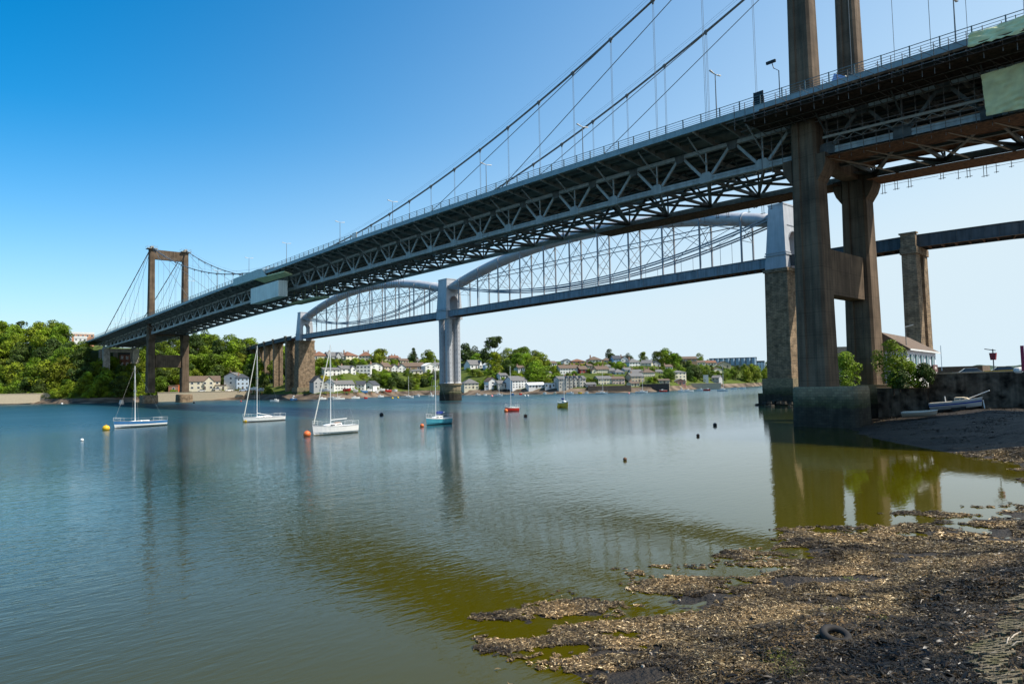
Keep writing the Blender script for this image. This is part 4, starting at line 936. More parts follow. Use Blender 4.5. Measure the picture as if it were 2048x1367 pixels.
H_('white terrace with brown roof above the stone building', 1119, 1160, 747, 736, 729, MI+6, wht, ROOFB, 'side', 2, 7, .1, 2)
H_('dark red house at the end of the white terrace', 1160, 1176, 748, 738, 731, MI+6, rdd, ROOFB, 'side', 2, 2, .1, 1)
H_('cream house with gable left of the long cream terrace', 1184, 1194, 752, 741, 735, MI+2, crm, ROOFB, 'gable', 2, 1, .1, 0)
H_('long cream terrace with pale brown roof in the middle row', 1193, 1219, 752, 738, 731, MI+4, crm, ROOFB, 'side', 3, 6, .1, 2)
H_('narrow grey house beside the cream terrace', 1219, 1231, 752, 741, 735, MI+4, grn, ROOFG, 'side', 2, 2, 0, 0)
H_('pale blue house with white bay on the middle row', 1230, 1250, 755, 744, 737, MI, lbl, ROOFG, 'hip', 2, 2, .1, 0)
H_('cream house with wide windows near the waterfront', 1196, 1225, 770, 757, 751, LO+8, crm, ROOFG, 'side', 2, 5, .1, 0)
H_('pinkish cottage row near the waterfront', 1225, 1250, 769, 757, 752, LO+8, pnk, ROOFB, 'side', 2, 4, 0, 1)
H_('wide low grey roofed houses below the cream three storey terrace', 1262, 1290, 764, 752, 745, LO+14, tan_, ROOFG, 'side', 2, 4, .2, 1)
H_('cream three storey terrace on the right of the village', 1286, 1311, 759, 744, 737, MI-10, crm, ROOFB, 'hip', 3, 6, .1, 2)
H_('pale terrace end left of the cream three storey terrace', 1264, 1286, 752, 745, 738, MI-4, wht, ROOFG, 'side', 1, 3, .1, 1)
# top row, right part
H_('grey roofed house among the trees at the crest', 1128, 1141, 727, 721, 717, T, wht, ROOFG, 'gable', 1, 1, 0, 0)
H_('low house with orange roof on the crest', 1144, 1170, 727, 722, 717, T, orr, ROOFR, 'hip', 1, 3, 0, 0)
H_('white house with brown roof and dormer on the crest', 1178, 1204, 726, 719, 712, T, crm, ROOFB, 'hip', 1, 4, 0, 1)
H_('small brown roofed house on the crest', 1207, 1224, 726, 720, 715, T, tan_, ROOFB, 'hip', 1, 2, 0, 0)
H_('tall pale blue and white house with dark roof on the crest', 1227, 1242, 727, 717, 710, T-4, lbl, ROOFD, 'side', 2, 3, 0, 0)
H_('white gable house joined right of the pale blue crest house', 1242, 1257, 728, 718, 711, T-4, wht, ROOFB, 'gable', 2, 2, 0, 1)
H_('big white house right of the pale blue crest house', 1258, 1283, 735, 724, 716, T-14, wht, ROOFG, 'hip', 2, 4, .2, 1)
H_('cream stepped houses on the crest', 1283, 1303, 734, 726, 719, T-14, crm, ROOFG, 'side', 2, 3, -.1, 0)
H_('dark grey gabled house at the right end of the crest row', 1304, 1322, 735, 727, 721, T-16, gry, ROOFD, 'gable', 1, 2, .2, 0)
H_('square cream house standing alone among trees', 1349, 1374, 762, 744, 740, MI-25, crm, ROOFG, 'hip', 3, 3, .3, 0)
H_('brown roofed school like building behind the far trees', 1363, 1394, 724, 717, 712, 108, brn, ROOFB, 'side', 1, 5, 0, 0)
H_('long brown roofed terrace behind the far right trees', 1388, 1411, 731, 724, 720, 95, crm, ROOFB, 'side', 1, 4, 0, 0)
H_('building with bright terracotta roof on the far ridge', 1410, 1433, 731, 725, 720, 95, crm, ROOFR, 'side', 1, 4, 0, 0)
H_('tan gabled house below the long block of flats', 1434, 1462, 735, 728, 722, 90, tan_, ROOFB, 'gable', 1, 2, 0, 0)
H_('low cream house with gable among the far right trees', 1428, 1444, 744, 738, 734, 60, crm, ROOFB, 'gable', 1, 1, .2, 0)
H_('blue grey office block at the far right end of the ridge', 1513, 1529, 735, 724, 721, 80, lbl, ROOFD, 'flat', 3, 3, 0, 0)
for a_ in ((1208, 1222, 740, 733, 728, MI+26, wht, ROOFG, 'small white house above the cream terrace'), (1100, 1114, 733, 726, 721, T-8, wht, ROOFB, 'white cottage at the right edge of the hillside wood'), (1176, 1186, 738, 731, 727, MI+22, crm, ROOFB, 'small cream house above the dark red house'),
           (1250, 1264, 746, 739, 734, MI+10, wht, ROOFG, 'white cottage between the pale blue house and the cream three storey terrace'), (1262, 1280, 773, 766, 762, LO, crm, ROOFB, 'low cream house right of the pinkish cottages'), (1312, 1326, 750, 743, 738, MI, crm, ROOFG, 'cream house right of the three storey terrace'),
           (1330, 1346, 740, 733, 728, MI+18, wht, ROOFB, 'white house up among the dark trees'), (870, 884, 736, 729, 724, MI+18, wht, ROOFG, 'white house mostly hidden by the iron pier'), (800, 818, 727, 721, 716, T-6, crm, ROOFB, 'cream house on the skyline left of the iron pier'), (834, 850, 727, 721, 717, T-4, wht, ROOFG, 'white bungalow on the skyline left of the iron pier'),
           (1092, 1104, 752, 745, 741, MI-8, pnk, ROOFG, 'small pink house above the stepped white building'), (1000, 1016, 757, 750, 745, MI-14, wht, ROOFG, 'white cottage above the low grey row'), (1036, 1050, 742, 735, 730, MI+6, wht, ROOFB, 'white house half hidden in the hillside wood')):
    H_(a_[8], a_[0], a_[1], a_[2], a_[3], a_[4], a_[5], a_[6], a_[7], 'side', 1, 3, .1, 1)
fl_ = H_('long repeating block of blue glazed flats on the far ridge', 1421, 1511, 730, 718, 715, 110, tint((.45, .42, .36)), ROOFD, 'flat', 0, 0, 0, 0, name='block_of_flats', cat='flats', dep=12)
for k in range(9):
    o = MB().quadbox([(-.45, -1.6, 0), (.1, -1.6, 0), (.45, 0, 0), (-.45, 0, 0), (-.45, -1.6, 1), (.1, -1.6, 1), (.45, 0, 1), (-.45, 0, 1)]).build('bay', tint((.22, .32, .42)), fl_)
    rg = lerp_tab(1466, SHORE)+110; ww = 90*mpp(1466, 725, rg); hh_ = 12*mpp(1466, 725, rg)
    o.location = (-ww/2+ww*(k+.5)/9, -.05, 0); o.scale = (ww/9*.9, 1, hh_*1.12)
# waterfront structures on the right part
def wf(name, label, x0, x1, yb, yt, off, m, dep=4, cat='wall', **k):
    pc = (x0+x1)/2; rng = lerp_tab(pc, SHORE)+off; m_ = mpp(pc, yb, rng); B = at(pc, yb, rng); w = (x1-x0)*m_; h = (yb-yt)*m_
    phi = math.atan2(B[1]-CC[1], B[0]-CC[0]); mb = MB().box(-w/2, w/2, 0, dep, -3, h); mb.box(-w/2-.1, w/2+.1, -.12, dep+.1, h+.002, h+.25)
    x = -w/2+1.5
    while x < w/2-.5 and k.get('piles', False): mb.box(x-.15, x+.15, -.25, -.002, -3, h+.5); x += 2.6
    o = mb.build(name, m); o.location = B; o.rotation_euler = (0, 0, phi-math.pi/2); return tag(o, label, cat)
wf('jetty_wall', 'dark timber faced wharf left of the tan quay', 1282, 1338, 782, 768, 2, tint((.06, .05, .045)), 6, piles=True)
wf('quay_wall', 'tan stone quay wall at the right of the village', 1338, 1440, 775, 767, 4, tan_, 8)
wf('quay_wall', 'low brown quay wall below the cream cottages', 1176, 1262, 781, 772, 5, tint((.22, .15, .1)), 5)
wf('quay_wall', 'stone bank wall under the far tower and cream house', 326, 500, 791, 783, 1, tan_, 3)
wf('quay_wall', 'low stone bank wall on the far left shore', 0, 130, 795, 787, 2, tan_, 3)
wf('kiosk', 'small white kiosk with wide flat roof on the tan quay', 1407, 1417, 769, 750, 12, WHITE, 4, 'kiosk')
H_('grey quay house at the right end of the tan quay', 1424, 1438, 769, 755, 750, 14, gry, ROOFG, 'side', 2, 2, -.3, 0)
H_('low red and white quay cafe beside the square cream house', 1350, 1372, 770, 762, 757, 12, tint((.5, .25, .2)), ROOFG, 'gable', 1, 3, 0, 0)
H_('low brown quay shed left of the cafe', 1318, 1340, 768, 760, 757, 12, tan_, ROOFB, 'side', 1, 3, 0, 0)

# ---------------- trees on the far bank
random.seed(21)
def blocked(c, yt, yb, hw, rng):
    for (a, b, r0, r1, rg) in HRECT:
        if rng < rg+9 and c+hw > a+1 and c-hw < b-1 and yt < r1-(r1-r0)*.3 and yb > r0: return True
    return False
ntree = 0
def zone(c0, c1, o0, o1, n, h0, h1, label, group, kinds=(0, 0, 0, 1), mind=5.0, shrub=False):
    global ntree
    pts = []; tries = 0; made = []
    while len(pts) < n and tries < n*14:
        tries += 1; c = random.uniform(c0, c1); of = random.uniform(o0, o1); x, y, z, r = ground_c(c, of); h = random.uniform(h0, h1)
        if any((x-a)**2+(y-b)**2 < (mind+.15*h)**2 for a, b in pts): continue
        px, yb = pix(x, y, z); yt = pix(x, y, z+h*.97)[1]; hw = h*.42/ mpp(px, yb, r)
        for _ in range(5):
            if not blocked(px, yt, yb, hw, r): break
            h *= .75; yt = pix(x, y, z+h*.97)[1]; hw = h*.42/mpp(px, yb, r)
        if h < 2.2 or blocked(px, yt, yb, hw, r): continue
        if -449 < x < -330 and abs(y) < 13 and z+h > ZB(x)-3: continue
        if x < -449 and abs(y) < 15: continue
        if abs(x-TX0) < 8 and abs(y) < 16: continue
        if min((x-p[0])**2+(y-p[1])**2 for p in prs) < 30: continue
        pts.append((x, y))
        if shrub: made.append((px, 'low ' if h < 3 else 'leafy ', tree(x, y, z-.3, h*2, 1, 0, label, group, 'shrub', CSH[random.randrange(4)], 'shrub')))
        else:
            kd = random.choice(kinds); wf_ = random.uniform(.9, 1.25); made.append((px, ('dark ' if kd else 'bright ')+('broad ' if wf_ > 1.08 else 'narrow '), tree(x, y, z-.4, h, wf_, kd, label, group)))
        ntree += 1
    made.sort(key=lambda q: q[0])
    for i, (_, adj, o) in enumerate(made):
        k = i+1; suf = 'th' if 10 <= k % 100 <= 20 else {1: 'st', 2: 'nd', 3: 'rd'}.get(k % 10, 'th')
        o['label'] = '%s%s, %d%s from the left among the %s' % (adj, 'bush' if shrub else 'tree', k, suf, group)
zone(-40, 165, 12, 26, 15, 8, 12, 'leafy tree at the foot of the left bank wood along the shore', 'shore trees of the left wood', mind=5)
zone(-40, 170, 28, 98, 34, 13, 18, 'bushy tree on the slope of the wood left of the road bridge', 'slope trees of the left wood', mind=7.5)
zone(-40, 165, 100, 128, 12, 13, 17, 'crest tree on top of the wood left of the road bridge', 'crest trees of the left wood', mind=7)
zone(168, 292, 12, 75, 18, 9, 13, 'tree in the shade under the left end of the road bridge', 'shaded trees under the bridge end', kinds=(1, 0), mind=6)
zone(285, 500, 16, 50, 20, 10, 14, 'bright tree on the low slope between the far tower and the viaduct', 'low slope trees behind the far tower', mind=6)
zone(290, 505, 55, 118, 28, 13, 17, 'bushy tree high on the slope between the far tower and the viaduct', 'upper trees behind the far tower', mind=7.5)
zone(500, 600, 22, 110, 14, 9, 14, 'tree seen between the stone viaduct piers', 'trees behind the stone viaduct', mind=6)
zone(630, 745, 60, 96, 15, 6, 9, 'tree in the belt below the red roofed hilltop houses', 'tree belt under the hilltop houses', mind=3.5)
zone(745, 872, 14, 44, 16, 6, 9, 'tree on the wooded bank left of the iron pier', 'wooded bank left of the iron pier', mind=4, kinds=(0, 1))
zone(745, 872, 66, 105, 12, 6, 9, 'crest tree left of the iron pier behind the brown roofed house', 'crest trees left of the iron pier')
zone(926, 975, 78, 110, 6, 9, 13, 'tree behind the white slope house right of the iron pier', 'trees behind the slope house', kinds=(0, 1))
zone(1010, 1115, 16, 100, 26, 10, 14, 'large bushy tree in the wood above the white boat shed', 'wood above the boat shed', mind=6)
zone(1110, 1262, 62, 96, 18, 5, 8, 'tree in the hedge belt between the village terraces', 'hedge belt between terraces', mind=3.5, kinds=(0, 1))
zone(1312, 1350, 18, 95, 11, 8, 12, 'dark tree left of the square cream house', 'trees beside the square cream house', kinds=(0, 1))
zone(1372, 1436, 25, 95, 15, 9, 12, 'tall tree behind the tan quay', 'trees behind the tan quay', kinds=(0, 1))
zone(1440, 1585, 8, 80, 24, 12, 16, 'tree in the waterside wood on the far right shore', 'far right waterside wood', mind=7.5)
zone(1320, 1420, 98, 120, 7, 8, 12, 'crest tree on the ridge right of the village', 'crest trees right of the village', kinds=(1, 0))
zone(745, 1310, 104, 118, 9, 6, 8, 'small tree breaking the skyline between rooftops', 'skyline trees of the village')
SHR = dict(shrub=True)
zone(630, 745, 20, 96, 34, 2.5, 4, 'bush on the village slope between the stone pier and the flat roofed block', 'slope bushes near the stone pier', mind=2., **SHR)
zone(745, 872, 16, 100, 44, 2.5, 4.5, 'bush on the bank below the long brown roofed house', 'bank bushes left of the iron pier', mind=2., **SHR)
zone(926, 1030, 14, 62, 30, 2.2, 4, 'bush on the green slope right of the iron pier', 'slope bushes right of the iron pier', mind=2., **SHR)
zone(1090, 1310, 18, 98, 70, 2.2, 4, 'garden bush between the village houses', 'garden bushes of the village', mind=2., **SHR)
zone(1310, 1440, 18, 98, 34, 2.5, 4.5, 'bush between the quay and the ridge at the right of the village', 'bushes right of the village', mind=2.2, **SHR)
zone(-40, 560, 11, 16, 36, 2.5, 4.2, 'low bush at the foot of the wood along the left shore', 'shore bushes of the left bank', mind=2.5, **SHR)
def lone(c, off, h, label, crown, name='broadleaf_tree', wf_=1.):
    x, y, z, r = ground_c(c, off); tree(x, y, z-.3, h, wf_, 0, label, None, name, crown)
lone(760, 84, 12, 'large round tree on the hilltop right of the red roofed pair', CR[1], wf_=1.3)
lone(646, 26, 7, 'bright yellow leaved tree above the quay by the stone pier', CRY, wf_=1.3)
lone(826, 104, 12, 'dark pointed conifer on the skyline left of the iron pier', CRC, 'conifer')
lone(988, 104, 20, 'tall flat topped pine above the green slope', CRF, 'pine_tree', .75)
lone(987, 60, 13, 'broad tree standing in front of the houses on the green slope', CR[3], wf_=1.15)
lone(930, 90, 16, 'dark tree just right of the iron pier', CRD[0])
lone(855, 78, 13, 'bright tree just left of the iron pier', CR[4])
lone(384, 108, 19, 'dark narrow tree on the crest right of the far tower, left one', CRD[1], wf_=.6)
lone(406, 110, 19, 'dark narrow tree on the crest right of the far tower, right one', CRD[2], wf_=.7)
lone(1218, 112, 10, 'single round dark tree on the village skyline', CRD[1])
# sloping meadow on the hill right of the iron pier
# ================================================================== BOATS
def hull_rings(L, B, H, D=.35, ns=13, tr=.75, sheer=.18, full=.55):
    R = []
    for i in range(ns):
        t = i/(ns-1); x = -L/2+L*t; b = B/2*(tr+(1-tr)*math.sin(min(1, t/.45)*math.pi/2)) if t < .45 else B/2*max(0.02, 1-((t-.45)/.55)**2.1)
        h = H*(1+sheer*((t-.35)/.65)**2*(1.6 if t > .35 else .5)); ov = .10*L*((t-.8)/.2)*.5 if t > .8 else 0
        kx = x-ov; d = D*(1-.6*max(0, (t-.7)/.3))
        R.append([(kx, 0, -d), (kx+ov*.3, b*full, -d*.5), (x-ov*.4, b*.9, h*.3), (x, b, h), (x, -b, h), (x-ov*.4, -b*.9, h*.3), (kx+ov*.3, -b*full, -d*.5)])
    return R
def sailboat(label, px0, px1, py, hm, mast=9., bow=-1, turn=.35, H=.85, cabin='long', stripe=None, boom=True, jib=False, canvas=None, boot=None, rails=True, name='sailing_boat', cabm=None, z0=0., hatch=None, mx=.08, lean=0., Bf=.30, rng=None):
    pc = (px0+px1)/2; P = at_z(pc, py, z0) if rng is None else at(pc, py, rng); r = math.hypot(P[0]-CC[0], P[1]-CC[1]); w = (px1-px0)*mpp(pc, py, r)
    L = w/math.cos(turn)*.97; phi = math.atan2(P[1]-CC[1], P[0]-CC[0])
    ang = (phi+math.pi/2+turn) if bow < 0 else (phi-math.pi/2-turn)
    if turn > 1.0: L = w/.55
    B_ = L*Bf; bo = empty(name, (P[0], P[1], z0), ang, label, 'boat'); bo.rotation_euler = (lean, 0, ang)
    R = hull_rings(L, B_, H); hb = MB().loft([r_ for r_ in R]); hb.build('hull', hm, bo, False)
    dk = MB(); n = len(R); dk.v = [(x, y*.97, z+.012) for r_ in R for (x, y, z) in (r_[3], r_[4])]; dk.f = [(2*i, 2*i+1, 2*i+3, 2*i+2) for i in range(n-1)]; dk.build('deck', cabm or GEL, bo)
    rim = MB(); rim.tube([r_[3] for r_ in R], .035, 4); rim.tube([r_[4] for r_ in R], .035, 4); rim.build('gunwale', GEL if hm is not GEL else gry, bo)
    def band(z0_, z1_, m, nm):
        s = MB()
        for sg in (1, -1):
            k = len(s.v)
            for r_ in R:
                A, Bq = r_[2], r_[3]
                for f in (z0_, z1_): s.v.append((A[0]+(Bq[0]-A[0])*f, sg*(A[1]+(Bq[1]-A[1])*f+.02), A[2]+(Bq[2]-A[2])*f))
            s.f += [(k+2*i, k+2*i+1, k+2*i+3, k+2*i+2) for i in range(n-1)]
        s.build(nm, m, bo)
    if stripe: band(*stripe[1:], stripe[0], 'stripe')
    if boot:
        s = MB()
        for sg in (1, -1):
            k = len(s.v)
            for r_ in R:
                A, Bq = r_[1], r_[2]; f0 = (-.2-A[2])/(Bq[2]-A[2]) if Bq[2] != A[2] else 0; f1 = (.10-A[2])/(Bq[2]-A[2])
                for f in (max(0, f0), max(.05, f1)): s.v.append((A[0]+(Bq[0]-A[0])*f, sg*(A[1]+(Bq[1]-A[1])*f+.02), A[2]+(Bq[2]-A[2])*f))
            s.f += [(k+2*i, k+2*i+1, k+2*i+3, k+2*i+2) for i in range(n-1)]
        s.build('boot_line', boot, bo)
    if cabin:
        c0, c1, hc = {'long': (-.12, .26, .42), 'low': (-.15, .25, .2), 'wheel': (-.1, .15, 1.5), 'cuddy': (.0, .28, .5)}[cabin]
        c = MB(); h0 = H*.99; bw = B_*.30
        c.loft([[(L*x, -bw*k, h0), (L*x, bw*k, h0), (L*x, bw*k*.85, h0+hc*q), (L*x, -bw*k*.85, h0+hc*q)] for x, k, q in ((c0, 1, .95), (c0+.01, 1, 1), ((c0+c1)/2, .95, .9), (c1-.06, .7, .65), (c1, .5, .12))])
        cb = c.build('cabin', cabm or GEL, bo)
        wn = MB()
        for sg in (1, -1):
            for a_, b_ in ((.05, .35), (.42, .68)):
                xa, xb = L*(c0+(c1-c0)*a_), L*(c0+(c1-c0)*b_); wn.quadbox([(xa, sg*bw*.90, h0+hc*.35), (xb, sg*bw*.87, h0+hc*.35), (xb, sg*bw*.93, h0+hc*.35), (xa, sg*bw*.97, h0+hc*.35), (xa, sg*bw*.84, h0+hc*.65), (xb, sg*bw*.8, h0+hc*.65), (xb, sg*bw*.88, h0+hc*.65), (xa, sg*bw*.93, h0+hc*.65)])
        wn.build('window', GLASS, cb)
        if hatch: MB().box(L*c0, L*(c0+.12), -bw*.4, bw*.4, h0+hc+.01, h0+hc+.08).build('hatch', hatch, cb)
    else:
        th = MB()
        for x in (-.2, .1): th.box(L*x-.12, L*x+.12, -B_*.42, B_*.42, H*.9, H*.97)
        th.build('thwart', WOOD, bo)
    if mast:
        mxx = L*mx; zt = H+mast; q = MB(); q.tube([(mxx, 0, H*.9), (mxx, 0, zt)], .065, 6, r_list=[.075, .055]); q.bar((mxx, -.55, H+mast*.55), (mxx, .55, H+mast*.55), .05, .05); q.build('mast', ALU, bo)
        st = MB(); st.tube([(L*.49, 0, H*1.15), (mxx, 0, zt-.2)], .008, 3); st.tube([(-L*.49, 0, H), (mxx, 0, zt)], .008, 3)
        for sg in (1, -1): st.tube([(mxx, sg*B_*.47, H), (mxx, sg*.5, H+mast*.55), (mxx, 0, zt-.3)], .008, 3)
        st.build('rigging', CABLEW, bo)
        if boom: MB().tube([(mxx, 0, H+.85), (mxx-L*.38, 0, H+(.95 if boom != 'up' else .1))], .06, 6).build('boom', ALU, bo)
        if jib: MB().tube([(L*.47, 0, H*1.2+.2), (mxx+.1, 0, zt-.9)], .08, 6, r_list=[.09, .05]).build('furled_sail', tint((.7, .68, .6)), bo)
        if canvas: MB().loft([[(x, -.16*k, z), (x, .16*k, z), (x, .16*k, z+.4*k), (x, -.16*k, z+.4*k)] for x, k, z in ((mxx-.05, 1, H+.7), (mxx-L*.15, 1.2, H+.7), (mxx-L*.3, .8, H+.8))]).build('sail_cover', canvas, bo)
    if rails:
        ra = MB()
        for x0_, x1_ in ((.36, .5), (-.5, -.3)):
            for sg in (1, -1):
                i0 = int((x0_+.5)*(n-1)); i1 = int((x1_+.5)*(n-1)); a_, b_ = R[i0][3], R[i1][3]
                A = Vector((a_[0], sg*a_[1]*.95, a_[2])); Bv = Vector((b_[0], sg*b_[1]*.95, b_[2])); u = Vector((0, 0, .6))
                ra.tube([A, A+u], .014, 4); ra.tube([Bv, Bv+u], .014, 4); ra.tube([A+u, Bv+u], .014, 4); ra.tube([A+u*.5, Bv+u*.5], .008, 3)
        for sg in (1, -1): ra.tube([(R[k][3][0], sg*R[k][3][1]*.95, R[k][3][2]+.55) for k in range(n)], .006, 3)
        ra.build('guard_rail', ALU, bo)
    return bo
def mast_h(px, yd, yt, r): return (yd-yt)*mpp(px, (yd+yt)/2, r)
sailboat('white sailing boat with blue stripe and bare mast, leftmost in the river', 233, 326, 853, GEL, mast_h(277, 838, 728, 143), -1, .45, 1.0, 'low', (BLUE, .35, .95), False, boot=BLACK, mx=.09, lean=.03)
sailboat('low white racing sailboat with lowered boom beside the yellow buoy', 488, 566, 842, GEL, mast_h(520, 832, 690, 145), -1, .5, .85, 'low', None, 'up', True, boot=WOOD, mx=.16)
sailboat('white cabin sailing boat with orange hatch, nearest to the camera', 626, 712, 867, GEL, mast_h(660, 838, 677, 100), -1, .6, 1.1, 'long', None, True, True, hatch=WOOD, boot=tint((.2, .16, .08)), mx=.09)
sailboat('turquoise hulled sailing boat with blue sail cover', 852, 901, 848, TEAL, mast_h(868, 828, 712, 115), -1, .75, 1.0, 'long', (GEL, .8, .98), True, canvas=CANV, boot=BLACK, mx=.1)
sailboat('small red sailing boat with orange buoy, right of the iron pier', 1010, 1038, 822, RED, mast_h(1021, 810, 727, 160), -1, .45, .9, 'low', (GEL, .75, .98), False)
sailboat('mustard yellow sailing boat seen from the bow', 1116, 1139, 815, MUST, mast_h(1127, 800, 745, 180), 1, 1.15, 1.3, 'cuddy', (GEL, .85, .98), True, canvas=CANV)
def buoy(px, py, rpx, m, label, cat='buoy', z=.1):
    P = at_z(px, py, 0); r = math.hypot(P[0]-CC[0], P[1]-CC[1]); R_ = rpx*mpp(px, py, r)
    mb = MB().ball((0, 0, R_*.55), R_, .92, 14, 10); mb.tube([(0, 0, R_*1.4), (0, 0, R_*1.62)], R_*.12, 6)
    o = mb.build('mooring_buoy', m, None, True); o.location = (P[0], P[1], 0); return tag(o, label, cat)
for b in ((614, 872, 7.5, ORANGE, 'large orange mooring buoy left of the nearest white boat'), (212, 860, 7, YELLOW, 'yellow buoy left of the blue striped boat'), (164, 881, 3.2, WHITE, 'small white buoy in open water at the left'),
          (491, 844, 5.5, YELLOW, 'yellow buoy at the bow of the low white racing boat'), (844, 853, 4.2, ORANGE, 'orange buoy left of the turquoise boat'), (1012, 823, 4, ORANGE, 'orange buoy at the red boat'), (1118, 815, 4.2, YELLOW, 'yellow buoy at the mustard boat'),
          (1250, 920, 4, RUST, 'small rust red buoy in open water in the centre right'), (1430, 851, 4, BLACK, 'black buoy left of the near tower foot'), (1396, 872, 3.4, RUST, 'dark red buoy below the black buoy'), (763, 831, 4.2, BLACK, 'black buoy between the nearest white and turquoise boats'),
          (1051, 833, 3.6, RUST, 'dark red buoy below the red boat'), (785, 797, 2.2, YELLOW, 'yellow green buoy near the far shore, left of two'), (796, 796, 2.2, YELLOW, 'yellow green buoy near the far shore, right of two'), (388, 806, 2.2, BLACK, 'tiny black buoy right of the far tower'),
          (984, 793, 2.4, tint((.8, .3, .3)), 'pink buoy near the far shore'), (1050, 792, 1.9, WHITE, 'white ball buoy near the far shore, left of two'), (1056, 792, 1.9, WHITE, 'white ball buoy near the far shore, right of two'), (1258, 787, 1.8, tint((.8, .3, .3)), 'pink buoy off the wharf'), (124, 808, 2., WHITE, 'small white buoy by the left shore'), (482, 803, 1.8, RED, 'tiny red buoy below the viaduct')): buoy(*b)
bu = MB(); P = at_z(243, 808, 0); bu.tube([(0, 0, -.3), (0, 0, .9)], 1.1, 12); bu.tube([(0, 0, .9), (0, 0, 2.1)], .9, 12, r_list=[1.0, .8]); o = bu.build('drum_buoy', mat('drum_paint', (.72, .6, .5), .6), None, False); o.location = P; tag(o, 'large drum shaped mooring buoy under the road bridge at the left', 'buoy')
# small craft near the far shore
SM = [(541, 558, 803, GEL, 'cuddy', 0, 'small white motor boat with orange fender below the viaduct'), (580, 594, 800, BLUE, 'wheel', 0, 'dark blue workboat seen end on beside the far stone pier'),
      (638, 652, 792, GEL, 'cuddy', 0, 'white boat with blue cover right of the far stone pier'), (665, 689, 799, GEL, 'long', 5, 'white yacht with short mast near the boatyard'), (656, 672, 795, gry, 'cuddy', 0, 'grey motor boat behind the short masted yacht'), (703, 719, 797, GEL, 'cuddy', 0, 'white motor boat with brown waterline off the boatyard'), (728, 735, 797, RED, None, 0, 'tiny red dinghy off the boatyard'), (756, 767, 794, GEL, 'cuddy', 0, 'small motor boat near the sandy hard'),
      (803, 828, 796, GEL, 'long', 10, 'white sailing yacht with tall mast left of the iron pier'), (830, 840, 793, GEL, 'cuddy', 0, 'small white cruiser left of the iron pier'), (857, 868, 793, GEL, 'wheel', 0, 'white motor boat touching the left side of the iron pier'),
      (951, 961, 791, gry, 'cuddy', 0, 'small grey boat right of the iron pier'), (967, 974, 791, GEL, None, 0, 'tiny white dinghy right of the iron pier'), (988, 1006, 792, GEL, 'long', 9, 'white sailing yacht moored behind the red boat'), (1020, 1028, 790, BLUE, 'cuddy', 0, 'small dark blue motor boat before the big white house'), (1038, 1044, 789, RED, None, 0, 'tiny red boat before the big white house'),
      (1086, 1093, 788, GEL, 'cuddy', 0, 'small white boat below the white boat shed'), (1107, 1113, 788, tint((.6, .55, .4)), 'cuddy', 0, 'small cream boat below the stepped white building'), (1133, 1148, 788, GEL, 'cuddy', 0, 'white motor boat behind the mustard boat'), (1156, 1164, 786, YELLOW, None, 0, 'small yellow boat below the stone building'), (1169, 1177, 786, GEL, 'cuddy', 0, 'small white boat below the grey store'),
      (1192, 1216, 788, GEL, 'long', 11, 'white yacht with mast before the low brown quay wall'), (1271, 1296, 786, GEL, 'long', 11.5, 'white yacht with tall mast before the timber wharf'), (1318, 1334, 783, RED, 'cuddy', 0, 'red and white motor boat at the right end of the wharf'), (1357, 1369, 783, GEL, 'wheel', 0, 'white wheelhouse boat before the tan quay'), (1369, 1387, 783, GEL, 'cuddy', 0, 'long white motor boat before the tan quay'), (1393, 1407, 781, GEL, 'cuddy', 0, 'white cruiser before the kiosk'), (1407, 1421, 781, RED, 'cuddy', 0, 'red hulled cruiser right of the kiosk'),
      (1435, 1456, 782, GEL, 'long', 13, 'white yacht with the tallest mast at the far right of the village'), (1462, 1474, 778, GEL, None, 0, 'low white boat before the far right wood, left one'), (1480, 1492, 777, GEL, None, 0, 'low white boat before the far right wood, right one')]
for x0, x1, py, hm, cab, mh, lb in SM:
    sailboat(lb, x0, x1, py, hm, mh, random.choice((-1, 1)), random.uniform(.1, .5), .9, cab, None, mh > 0, rails=False, name='sailing_boat' if mh else ('dinghy' if cab is None else 'motor_boat'), rng=min(lerp_tab((x0+x1)/2, SHORE)-6, float(np.hypot(*(at_z((x0+x1)/2, py, 0)[:2]-CC[:2])))))
for b_ in [o for o in bpy.data.objects if o.parent is None and o.name.startswith(('sailing_boat', 'motor_boat', 'dinghy'))]: b_.location.z = 0
# boats laid up ashore in the yard, and cars
yard = [(640, 662, 782, GEL, 0, 'white cabin boat laid up by the far stone pier'), (686, 702, 781, RED, 0, 'red boat laid up before the long terrace'), (706, 716, 783, gry, 0, 'grey boat laid up in the yard'), (721, 735, 785, BLUE, 0, 'dark blue boat laid up in the yard'), (733, 744, 782, GEL, 0, 'white boat laid up before the tall gable shed'), (745, 757, 786, GEL, 0, 'cream boat laid up at the yard edge'), (757, 770, 781, GEL, 0, 'white boat laid up at the right of the yard'), (770, 783, 783, RED, 0, 'maroon boat laid up at the right of the yard'), (783, 795, 783, GEL, 0, 'last white boat laid up at the end of the yard'),
        (497, 515, 779, GEL, 0, 'white boat laid up on the bank before the viaduct'), (512, 528, 781, gry, 0, 'pale boat laid up between the viaduct piers')]
for x0, x1, py, hm, mh, lb in yard:
    rg = lerp_tab((x0+x1)/2, SHORE)+10
    b_ = sailboat(lb, x0, x1, py, hm, 0, random.choice((-1, 1)), random.uniform(.2, .7), 1.2, 'cuddy', None, False, rails=False, name='laid_up_boat', rng=rg); P = at((x0+x1)/2, py, rg); b_.location.z = P[2]
    c = MB()
    for x in (-1.2, 1.2):
        for y in (-.7, .7): c.box(x-.1, x+.1, y-.1, y+.1, -2.2, 0)
    c.build('cradle', WOOD, b_)
